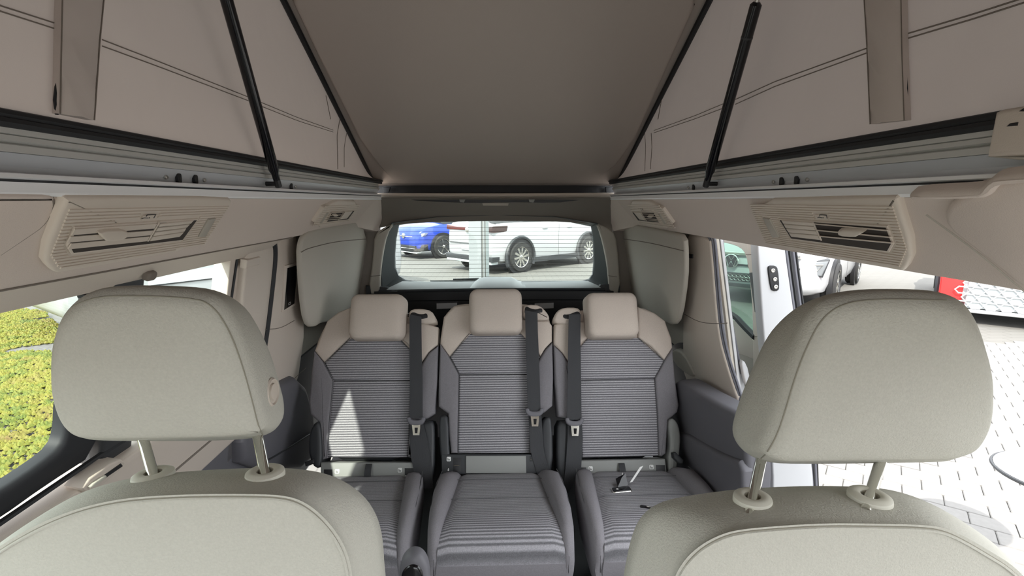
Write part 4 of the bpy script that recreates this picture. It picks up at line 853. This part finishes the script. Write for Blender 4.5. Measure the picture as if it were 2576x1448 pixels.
# ================================================================ OUTSIDE
def brickmat(name, c1, c2, mortar, sc):
    m = bpy.data.materials.new(name); m.use_nodes = True; N = m.node_tree.nodes; L = m.node_tree.links; b = N['Principled BSDF']; b.inputs['Roughness'].default_value = 0.9
    tc = N.new('ShaderNodeTexCoord'); br = N.new('ShaderNodeTexBrick'); br.inputs['Scale'].default_value = sc
    br.inputs['Color1'].default_value = (*c1, 1); br.inputs['Color2'].default_value = (*c2, 1); br.inputs['Mortar'].default_value = (*mortar, 1)
    br.inputs['Mortar Size'].default_value = 0.012; br.inputs['Brick Width'].default_value = 0.6; br.inputs['Row Height'].default_value = 0.3
    L.new(tc.outputs['Object'], br.inputs['Vector']); L.new(br.outputs[0], b.inputs['Base Color'])
    return m
PAVE = brickmat('paving', (0.155, 0.15, 0.137), (0.145, 0.14, 0.128), (0.105, 0.10, 0.09), 2.0)
gd = MB().add([(-60, -40, GZ-0.012), (60, -40, GZ-0.012), (60, 70, GZ-0.012), (-60, 70, GZ-0.012)], [(0, 1, 2, 3)]).build('floor_paving', PAVE, None, None, None)
tag(gd, 'pale paved yard around the van', 'paving', kind='structure')
# individual pavers where the photograph shows them through the open doorway
pv = MB().cushion(rrect(0.196, 0.136, 0.006, 1), -0.03, 0.0, 0.004, 1).build('paver', mat('paver_stone', (0.20, 0.193, 0.185), 0.9, bump=0.3, bscale=80, var=0.06, vscale=30), gd, Matrix.Translation((0, 0, -50)), None)
pos = []; rest = MB(); ang = math.radians(-38); R2 = Matrix.Rotation(ang, 4, 'Z')
ctr = Vector((3.4, 3.2, 0))
for i in range(-24, 25):
    for j in range(-30, 31):
        l = Vector((0.2*i+(0.1 if j % 2 else 0), 0.14*j, 0)); w = ctr+(R2 @ l); w.z = GZ-0.001*random.random()
        if w.x < 1.15: continue
        x, y, z = proj(w)
        vis = z > 0 and ((2030 < x < 2620 and 1165 < y < 1470 and (y < 1240+(x-2180)*0.55 or x < 2180)) or (2430 < x < 2620 and 860 < y < 1250))
        (pos if vis else rest.v).append(w)
pos.sort(key=lambda w: (w-CAM).length)
far = pos[300:]+list(rest.v); pos = pos[:300]
first = True
for w in pos:
    M = Matrix.Translation(w) @ R2 @ Matrix.Rotation(random.uniform(-0.01, 0.01), 4, 'Z')
    if first: o = pv; first = False
    else: o = pv.copy(); COL.objects.link(o)
    setp(o, gd, M)
st = MB()
for w in far:
    if (w-ctr).length > 3.4: continue
    R3 = R2.to_3x3(); st.box(w+Vector((0, 0, -0.015)), (0.098, 0.068, 0.015), R3)
tag(st.build('paver_field', MATS['paver_stone'], gd, None, None), kind='stuff')
# ---- planting bed
def bedmat():
    m = bpy.data.materials.new('sedum_leaf'); m.use_nodes = True; N = m.node_tree.nodes; L = m.node_tree.links; b = N['Principled BSDF']; b.inputs['Roughness'].default_value = 0.7
    tc = N.new('ShaderNodeTexCoord'); n = N.new('ShaderNodeTexNoise'); n.inputs['Scale'].default_value = 3.2; n.inputs['Detail'].default_value = 8; n.inputs['Roughness'].default_value = 0.75; L.new(tc.outputs['Object'], n.inputs['Vector'])
    r = N.new('ShaderNodeValToRGB'); e = r.color_ramp.elements; e[0].position = 0.30; e[0].color = (0.05, 0.08, 0.01, 1); e[1].position = 0.72; e[1].color = (0.14, 0.07, 0.025, 1)
    for p, c in ((0.42, (0.10, 0.13, 0.012, 1)), (0.52, (0.19, 0.18, 0.016, 1)), (0.62, (0.17, 0.14, 0.024, 1))):
        q = e.new(p); q.color = c
    L.new(n.outputs[0], r.inputs[0]); L.new(r.outputs[0], b.inputs['Base Color']); return m
bed = thing('planting_bed', (-6, 6, GZ), 'yellow green sedum planting bed beside the van', 'planting bed')
bo = [(-3.0, 1.0), (-2.75, 3.4), (-3.6, 4.6), (-5.0, 6.1), (-6.95, 8.1), (-7.6, 8.35), (-12, 8.6), (-12, 1.0)]
MB().cushion(bo, GZ-0.02, GZ+0.02, 0.01).build('gravel_base', mat('bed_gravel', (0.16, 0.15, 0.145), 0.95, bump=1.0, bscale=40, var=0.3, vscale=25), bed)
def inside(x, y, poly):
    c = False; n = len(poly)
    for i in range(n):
        (x0, y0), (x1, y1) = poly[i-1], poly[i]
        if (y0 > y) != (y1 > y) and x < (x1-x0)*(y-y0)/(y1-y0)+x0: c = not c
    return c
lf = MB(); k = 0
while k < 36000:
    x = random.uniform(-8.0, -2.7); y = random.uniform(2.4, 8.5)
    if not inside(x, y, bo): continue
    g = noise.noise(Vector((x*0.9, y*0.9, 2.0)))
    if g < -0.42 or (y > 7.5 and noise.noise(Vector((x*1.3, y*0.4, 5))) > 0.1): k += 1; continue
    s = random.uniform(0.012, 0.034); c = Vector((x, y, GZ+0.02+0.5*s+0.05*max(g+0.3, 0))); a = random.random()*6.28
    u = Vector((math.cos(a), math.sin(a), random.uniform(-0.3, 0.3)))*s; v = Vector((-math.sin(a), math.cos(a), random.uniform(-0.3, 0.3)))*s*0.7; w = Vector((0, 0, s*0.8))
    lf.add([c+u, c+v, c-u, c-v, c+w, c-w*0.6], [(0, 1, 4), (1, 2, 4), (2, 3, 4), (3, 0, 4), (1, 0, 5), (2, 1, 5), (3, 2, 5), (0, 3, 5)]); k += 1
me = bpy.data.meshes.new('sedum'); me.from_pydata([tuple(p) for p in lf.v], [], lf.f); me.materials.append(bedmat())
so = bpy.data.objects.new('sedum', me); COL.objects.link(so); setp(so, bed); tag(so, kind='stuff')
CARW = mat('car_white', (0.40, 0.405, 0.415), 0.2, spec=0.6)
# ---- cars
def wheel(t, cm, x, y, r, spokes, sgn, w=0.22):
    c = Vector((x, y, r)); ax = Vector((0, sgn, 0))
    wh = MB().revolve([(r*0.62, -w/2), (r*0.92, -w/2), (r, -w/2+0.03), (r, w/2-0.03), (r*0.94, w/2), (r*0.70, w/2+0.004), (r*0.68, w/2-0.02)], c, ax, 36, False).build('wheel', TYRE, t, cm)
    MB().revolve([(r*0.69, w/2-0.02), (r*0.66, w/2-0.005), (r*0.63, w/2-0.03), (r*0.2, w/2-0.06)], c, ax, 36).build('rim', DARK2, wh, cm)
    sp = MB(); n = spokes
    for k in range(n):
        a = 2*math.pi*k/n; d = Vector((math.cos(a), 0, math.sin(a))); e = Vector((-math.sin(a), 0, math.cos(a)))
        tw = 0.16*r if n > 6 else 0.13*r
        h = ax*(w/2-0.012)
        sp.add([c+h+d*r*0.12-e*tw*0.35, c+h+d*r*0.12+e*tw*0.35, c+h+d*r*0.66+e*tw*1.15, c+h+d*r*0.66+e*tw*0.1, c+h*0.9+d*r*0.12, c+h*0.9+d*r*0.66+e*tw*0.6], [(0, 1, 2, 3), (0, 3, 5, 4), (1, 4, 5, 2)])
    sp.revolve([(r*0.69, w/2-0.004), (r*0.685, w/2+0.002), (r*0.655, w/2-0.004)], c, ax, 36, False)
    sp.build('spokes', CHROME, wh, cm, None)
    MB().revolve([(r*0.14, w/2-0.012), (r*0.11, w/2-0.004), (r*0.02, w/2-0.002)], c, ax, 20).build('hub_cap', STEEL, wh, cm)
    return wh
def car(name, lab, c, h, paint, L=4.5, wd=1.82, H=1.62, wb=2.7, r=0.36, clad=True, spokes=10, belt=0.98, woff=0.0):
    h = Vector((h[0], h[1], 0)).normalized(); l = Vector((-h.y, h.x, 0))
    cm = Matrix(((h.x, l.x, 0, c[0]), (h.y, l.y, 0, c[1]), (0, 0, 1, GZ), (0, 0, 0, 1)))
    t = thing(name, (c[0], c[1], GZ), lab, 'car'); hw = wd/2
    stn = [(-0.5, 0.80, 0.42, 0.84), (-0.492, 0.90, 0.34, 0.92), (-0.46, 0.965, 0.26, 0.99), (-0.40, 0.99, 0.24, 1.0), (-0.2, 1.0, 0.22, 1.0), (0.15, 1.0, 0.22, 0.985), (0.32, 0.985, 0.22, 0.96), (0.42, 0.95, 0.22, 0.90), (0.472, 0.87, 0.24, 0.80), (0.495, 0.76, 0.30, 0.70), (0.5, 0.66, 0.36, 0.62)]
    rings = []
    for fx, fw, zb, fb in stn:
        x = fx*L; w = hw*fw; zt = belt*fb; half = [(0.0, zb), (w*0.80, zb), (w*0.95, zb+0.06), (w, zb+0.25*(zt-zb)), (w*1.0, zb+0.6*(zt-zb)), (w*0.975, zt-0.06), (w*0.93, zt), (w*0.6, zt+0.04), (0, zt+0.055)]
        rings.append([Vector((x, y, z)) for y, z in half]+[Vector((x, -y, z)) for y, z in half[-2:0:-1]])
    MB().loft(rings).build('body', paint, t, cm, 40)
    gr = []
    for fx, zt, tw in ((-0.465, belt+0.0, 0.84), (-0.40, H-0.12, 0.70), (-0.33, H-0.03, 0.70), (-0.05, H, 0.70), (0.10, H-0.05, 0.69), (0.28, belt+0.05, 0.78)):
        x = fx*L; half = [(0, belt*0.9), (hw*0.90, belt*0.9), (hw*0.88, belt), (hw*tw, max(zt-0.08, belt+0.001)), (hw*tw*0.85, zt), (0, zt+0.02)]
        gr.append([Vector((x, y, z)) for y, z in half]+[Vector((x, -y, z)) for y, z in half[-2:0:-1]])
    MB().loft(gr).build('windows', DGLASS, t, cm, 40)
    MB().cushion([(-0.42*L, -hw*0.60), (0.10*L, -hw*0.60), (0.10*L, hw*0.60), (-0.42*L, hw*0.60)], H-0.02, H+0.035, 0.03).build('roof', paint, t, cm)
    for fx in (woff-wb/2, woff+wb/2):
        for s in (-1, 1):
            y = s*(hw-0.10); cc = Vector((fx, s*hw*1.0, r))
            rr = r+0.085
            MB().revolve([(rr, -0.06), (rr, 0.012), (rr*0.8, 0.014), (0.05, 0.014)], cc, (0, s, 0), 40).build('wheel_housing', BLACK, t, cm)
            if clad:
                pts = [cc+Vector((math.cos(a)*(rr+0.03), s*0.012, math.sin(a)*(rr+0.03))) for a in [math.radians(-25+230*k/24) for k in range(25)]]
                MB().tube(pts, 0.042, 6).build('wheel_arch', DARK2, t, cm)
            wheel(t, cm, fx, s*(hw-0.06), r, spokes, s)
    if clad:
        for s in (-1, 1): MB().box((0, s*hw*0.99, 0.27), (wb/2-r-0.02, 0.03, 0.06)).build('sill_cladding', DARK2, t, cm)
    for s in (-1, 1):
        for fx in (-0.10, 0.12): MB().cushion(rrect(0.20, 0.035, 0.015, 4, fx*L, belt-0.16), 0, 0.03, 0.012).build('door_handle', paint, t, cm @ frame((0, s*hw*0.985, 0), (s*-1.0, 0, 0), (0, 0, 1)) if False else cm @ Matrix(((1, 0, 0, 0), (0, 0, s, s*hw*0.985), (0, 1, 0, 0), (0, 0, 0, 1))))
        MB().tube([(0.02*L, s*hw*1.001, 0.32), (0.02*L, s*hw*1.003, belt-0.06)], 0.004, 5).build('door_gap', SEAMG, t, cm)
    return t, cm, hw
# white SUV behind the tailgate window, seen from its rear corner
t, cm, hw = car('parked_car', 'white SUV with black wheel arches behind the tailgate window', (1.04, 14.4), (0.742, 0.67), CARW, 4.5, 1.86, 1.66, 2.72, 0.375, True, 10, 1.22)
RRm = cm @ Matrix(((0, 0, -1, -2.25), (-1, 0, 0, 0), (0, 1, 0, 0), (0, 0, 0, 1)))   # rear face: x to its right, y up, z outwards
MB().cushion([(-0.86, 1.03), (0.86, 1.03), (0.86, 1.15), (0.5, 1.11), (-0.5, 1.11), (-0.86, 1.15)], -0.12, 0.03, 0.02).build('tail_light', mat('tail_red', (0.10, 0.015, 0.012), 0.15), t, RRm)
MB().cushion([(0.6, 1.02), (0.9, 1.01), (0.94, 1.16), (0.6, 1.14)], -0.45, 0.04, 0.02).build('tail_light', mat('tail_dark', (0.035, 0.012, 0.012), 0.12), t, RRm)
MB().cushion([(-0.9, 0.30), (0.9, 0.30), (0.92, 0.42), (-0.92, 0.42)], -0.20, 0.035, 0.02).build('bumper_strip', DARK2, t, RRm)
MB().cushion([(-0.85, 0.24), (0.85, 0.24), (0.85, 0.30), (-0.85, 0.30)], -0.2, 0.045, 0.02).build('bumper_lip', SILL, t, RRm)
MB().cushion(rrect(0.52, 0.11, 0.01, 3, 0, 0.60), -0.02, 0.035, 0.005).build('number_plate', SILL, t, RRm)
MB().revolve([(0.07, 0.0), (0.07, 0.05), (0.05, 0.06)], (0, 1.05, 0), (0, 0, 1), 24).build('badge', CHROME, t, RRm)
MB().cushion(rrect(1.5, 0.012, 0.004, 3, 0, 0.72), -0.02, 0.032, 0.002).build('boot_gap', SEAMG, t, RRm)
# blue car
t, cm, hw = car('parked_car', 'bright blue hatchback parked left of the white SUV', (-1.19, 17.7), (-0.75, -0.66), BLUE, 4.3, 1.80, 1.52, 2.62, 0.35, False, 5, 1.06)
FRm = cm @ Matrix(((0, 0, 1, 2.12), (1, 0, 0, 0), (0, 1, 0, 0), (0, 0, 0, 1)))
for s in (-1, 1):
    MB().cushion([(s*0.42, 0.64), (s*0.60, 0.61), (s*0.84, 0.70), (s*0.90, 0.79), (s*0.45, 0.73)], -0.1, 0.17, 0.02).build('headlight', LENS, t, FRm @ Matrix.Rotation(s*0.35, 4, 'Y'))
    MB().cushion([(s*0.55, 0.22), (s*0.86, 0.24), (s*0.90, 0.44), (s*0.62, 0.40)], -0.1, 0.15, 0.02).build('air_intake', BLACK, t, FRm @ Matrix.Rotation(s*0.3, 4, 'Y'))
MB().cushion([(-0.62, 0.22), (0.62, 0.22), (0.66, 0.40), (-0.66, 0.40)], -0.1, 0.05, 0.02).build('lower_grille', BLACK, t, FRm)
MB().cushion([(-0.5, 0.655), (0.5, 0.655), (0.5, 0.68), (-0.5, 0.68)], -0.1, 0.05, 0.008).build('grille_bar', CHROME, t, FRm)
MB().cushion([(-0.62, 0.30), (0.62, 0.30), (0.62, 0.315), (-0.62, 0.315)], 0, 0.06, 0.005).build('grille_bar', SILL, t, FRm)
MB().cushion([(-0.75, 0.17), (0.75, 0.17), (0.78, 0.20), (-0.78, 0.20)], -0.1, 0.06, 0.01).build('front_lip', SILL, t, FRm)
MB().revolve([(0.08, 0.0), (0.08, 0.055), (0.065, 0.06)], (0, 0.68, 0), (0, 0, 1), 24).build('badge', CHROME, t, FRm)
# steel column in the yard
co = thing('steel_column', onZ(1207, 800, GZ), 'light grey steel column standing between the van and the white SUV', 'column')
cb = onY(1206, 700, 7.2); cb.z = GZ
for nm, dx, dy, hx, hy, m in (('flange', -0.055, 0.0, 0.085, 0.06, mat('column_light', (0.24, 0.255, 0.262), 0.5)), ('web', 0.065, 0.02, 0.035, 0.03, GREYP), ('flange', 0.115, 0.0, 0.022, 0.06, mat('column_grey', (0.15, 0.175, 0.18), 0.5))):
    MB().box((cb.x+dx, cb.y+dy, GZ+2.0), (hx, hy, 2.0)).build(nm, m, co)
MB().tube([(cb.x+0.07, cb.y-0.03, GZ), (cb.x+0.07, cb.y-0.03, GZ+4.0)], 0.012, 8).build('conduit', MATS['column_light'], co)
# white vehicle with emblem seen through the sliding-door glass and past its edge
t, cm, hw = car('parked_car', 'white van-like car with a round chrome emblem seen past the open sliding door', (6.02, 10.25), (-0.66, -0.75), CARW, 4.9, 2.0, 1.85, 3.0, 0.36, False, 10, 1.08)
FRm = cm @ Matrix(((0, 0, 1, 2.42), (1, 0, 0, 0), (0, 1, 0, 0), (0, 0, 0, 1)))
for s in (-1, 1):
    hl = MB().cushion([(s*0.50, 0.72), (s*0.90, 0.70), (s*0.98, 0.95), (s*0.60, 0.90), (s*0.50, 0.86)], -0.1, 0.17, 0.02).build('headlight', mat('headlight_glass', (0.16, 0.17, 0.18), 0.12), t, FRm @ Matrix.Translation((0, -0.13, 0)) @ Matrix.Rotation(s*0.30, 4, 'Y'))
    MB().cushion([(s*0.48, 0.70), (s*0.92, 0.68), (s*1.0, 0.97), (s*0.60, 0.92), (s*0.48, 0.88)], -0.1, 0.16, 0.02).build('headlight_frame', DARK2, t, FRm @ Matrix.Translation((0, -0.13, 0)) @ Matrix.Rotation(s*0.30, 4, 'Y'))
    MB().tube([(s*0.80, 0.76, 0.175), (s*0.90, 0.88, 0.175), (s*0.70, 0.87, 0.175)], 0.012, 6).build('headlight_strip', CHROME, hl, FRm @ Matrix.Translation((0, -0.13, 0)) @ Matrix.Rotation(s*0.30, 4, 'Y'))
for k, (y0, y1, m) in enumerate(((0.84, 0.90, CHROME), (0.66, 0.69, BLACK), (0.40, 0.54, BLACK), (0.30, 0.36, BLACK))):
    MB().cushion([(-0.62, y0), (0.62, y0), (0.62, y1), (-0.62, y1)], -0.05, 0.06+0.005*k, 0.008).build('grille_bar', m, t, FRm)
hx = MB()
for i in range(-9, 10):
    for j in range(2):
        c0 = Vector((i*0.066+(0.033 if j else 0), 0.44+j*0.055, 0.08)); hx.tube([c0+Vector((math.cos(a)*0.032, math.sin(a)*0.026, 0)) for a in [math.pi/3*q for q in range(6)]], 0.005, 4, True)
tag(hx.build('honeycomb_grille', CHROME, t, FRm, None), kind='stuff')
def emblem(c, r, z, M, t):
    e = MB().revolve([(r, 0), (r, 0.02), (r*0.9, 0.025), (r*0.86, 0.012)], (c[0], c[1], z), (0, 0, 1), 32, False).build('emblem', CHROME, t, M)
    MB().revolve([(r*0.87, 0.0), (r*0.87, 0.008), (0.002, 0.01)], (c[0], c[1], z), (0, 0, 1), 32).build('emblem_field', BLACKG, e, M)
    b = MB()
    for pts in ([(-0.38, 0.72), (0.0, 0.10), (0.38, 0.72)], [(-0.76, 0.36), (-0.38, -0.70), (0.0, -0.02), (0.38, -0.70), (0.76, 0.36)]):
        b.tube([(c[0]+x*r, c[1]+y*r, z+0.014) for x, y in pts], r*0.075, 6)
    b.build('emblem_letters', CHROME, e, M)
emblem((-0.42, 0.74), 0.12, 0.09, FRm, t)
# red and white car with honeycomb bumper at the right edge
t, cm, hw = car('parked_car', 'red and white car with a honeycomb bumper seen right beside the doorway seat headrest', (8.72, 8.35), (-0.66, -0.75), CARW, 4.3, 1.84, 1.5, 2.6, 0.34, True, 10, 0.95)
FRm = cm @ Matrix(((0, 0, 1, 2.12), (1, 0, 0, 0), (0, 1, 0, 0), (0, 0, 0, 1)))
MB().cushion([(-0.92, 0.20), (-0.66, 0.20), (-0.62, 0.95), (-0.92, 0.95)], -0.5, 0.03, 0.03).build('bumper_corner', REDP, t, FRm)
MB().cushion([(-0.62, 0.22), (0.85, 0.22), (0.88, 0.62), (-0.60, 0.66)], -0.1, 0.06, 0.02).build('bumper_grille', SILL, t, FRm)
for nm, m, cond in (('honeycomb_red', REDP, lambda i, j: i+j < -4), ('honeycomb_white', CARW, lambda i, j: i+j >= -4)):
    hx = MB()
    for i in range(-4, 6):
        for j in range(4):
            if not cond(i, j): continue
            c0 = Vector((i*0.165+(0.082 if j % 2 else 0), 0.27+j*0.105, 0.075)); hx.tube([c0+Vector((math.cos(a)*0.085, math.sin(a)*0.055, 0)) for a in [math.pi/3*q for q in range(6)]], 0.011, 5, True)
    tag(hx.build(nm, m, t, FRm, None), kind='stuff')
MB().cushion(rrect(0.52, 0.13, 0.01, 3, 0.25, 0.46), 0.05, 0.095, 0.008).build('number_plate', SILL, t, FRm)
MB().cushion([(-0.8, 0.16), (0.9, 0.16), (0.92, 0.21), (-0.82, 0.21)], -0.2, 0.12, 0.02).build('front_lip', CARW, t, FRm)
# white vehicle beyond the closed door window
t, cm, hw = car('parked_car', 'white camper parked outside the closed sliding door window', (-4.11, 8.87), (0.6, 0.8), CARW, 5.5, 1.9, 2.05, 2.25, 0.36, False, 10, 1.62, 0.775)
for z, hh, m in ((0.74, 0.07, SILL), (0.66, 0.007, BLACK), (0.5, 0.004, SEAMG), (1.0, 0.004, SEAMG)):
    MB().box((0, -hw*1.0, z), (1.9, 0.012, hh)).build('side_moulding', m, t, cm)
# round table outside the doorway
tb = thing('round_table', onZ(2660, 1192, 0.22)*1.0, 'round white table with a dark rim outside the doorway', 'table')
tc_ = onZ(2668, 1192, 0.20)
MB().revolve([(0.02, -0.03), (0.19, -0.03), (0.21, -0.005), (0.205, 0.0), (0.01, 0.001)], tc_, (0, 0, 1), 40).build('table_top', CARW, tb)
MB().tube([tc_+Vector((math.cos(a)*0.214, math.sin(a)*0.214, -0.012)) for a in [2*math.pi*k/40 for k in range(40)]], 0.007, 6, True).build('rim', DARK2, tb)
MB().tube([tc_+Vector((0, 0, -0.03)), Vector((tc_.x, tc_.y, GZ+0.02))], 0.03, 12).build('leg', STEEL, tb)
MB().revolve([(0.20, 0.0), (0.20, 0.015), (0.03, 0.03)], (tc_.x, tc_.y, GZ), (0, 0, 1), 32).build('foot', STEEL, tb)
# ---- open sliding door
d1 = thing('door_1', (1.02, 1.85, 0.0), 'white sliding door slid open behind the doorway', 'sliding door', kind='structure')
DE = FY(1.80)
edge = [(1903, 560), (1968, 560), (1980, 660), (2000, 800), (2020, 960), (2046, 1200), (2050, 1330), (1945, 1330), (1945, 1200), (1932, 960), (1918, 800), (1908, 660)]
padpx('door_edge', DE, edge, -0.05, 0.0, 0.006, WHITE, d1, 0)
for off, rr, m in ((3, 0.007, RUBG), (12, 0.006, BLACK), (20, 0.007, RUBG), (28, 0.005, BLACK)):
    linepx('edge_seal', DE, [(1965+off, 560), (1977+off, 660), (1996+off, 800), (2016+off, 960), (2040+off*0.6, 1200), (2046+off*0.4, 1330)], -0.012, rr, m, d1, 1)
bx = padpx('contact_block', DE, [(1934, 668), (1952, 668), (1958, 676), (1962, 722), (1958, 732), (1944, 732), (1939, 724), (1932, 678)], 0, 0.006, 0.003, BLACK, d1, 1)
for (x, y) in ((1944, 680), (1949, 702), (1951, 721)):
    c = P(DE, [(x, y)], 0.006)[0]; MB().revolve([(0.0075, 0.005), (0.0075, 0.009), (0.005, 0.010), (0.002, 0.008)], (c[0], c[1], 0), (0, 0, 1), 16).build('contact_pin', STEEL, bx, DE)
# inner face of the door (beige frame, glass, black edge, lower panel)
DI = frame((0.935, 1.80, 1.2), (0, -1, 0), (-0.19, 0, 0.982))
padpx('frame_post', DI, [(1876, 560), (1908, 560), (1914, 700), (1926, 860), (1940, 1010), (1945, 1330), (1890, 1330), (1893, 1000), (1893, 800), (1884, 690), (1878, 640)], -0.03, 0.0, 0.008, TRIM, d1, 1)
padpx('frame_head', DI, [(1790, 560), (1880, 560), (1884, 690), (1876, 640), (1860, 622), (1830, 612), (1790, 606)], -0.03, -0.006, 0.006, TRIM, d1, 1)
linepx('post_joint', DI, [(1876, 640), (1906, 640)], 0.001, 0.001, SEAM, d1, 0); linepx('post_joint', DI, [(1894, 845), (1928, 848)], 0.001, 0.001, SEAM, d1, 0)
padpx('pull_handle', DI, [(1884, 686), (1903, 686), (1917, 790), (1898, 785)], -0.02, 0.008, 0.002, BLACK, d1, 0)
linepx('glass_frame', DI, [(1800, 770), (1850, 795), (1870, 818), (1900, 848)], -0.004, 0.014, RUBBER, d1, 1)
padpx('sill_trim', DI, [(1780, 800), (1850, 806), (1900, 862), (1900, 905), (1780, 860)], -0.03, -0.01, 0.004, TRIM, d1, 0)
padpx('door_panel', DI, [(1780, 850), (1905, 900), (1905, 1330), (1780, 1330)], -0.03, -0.012, 0.004, TRIMD, d1, 0)
MB().cushion(P(DI, [(1790, 560), (1895, 560), (1900, 870), (1790, 800)], -0.02), -0.024, -0.02, 0.0005, 1).build('pane', GLASSG, d1, DI)
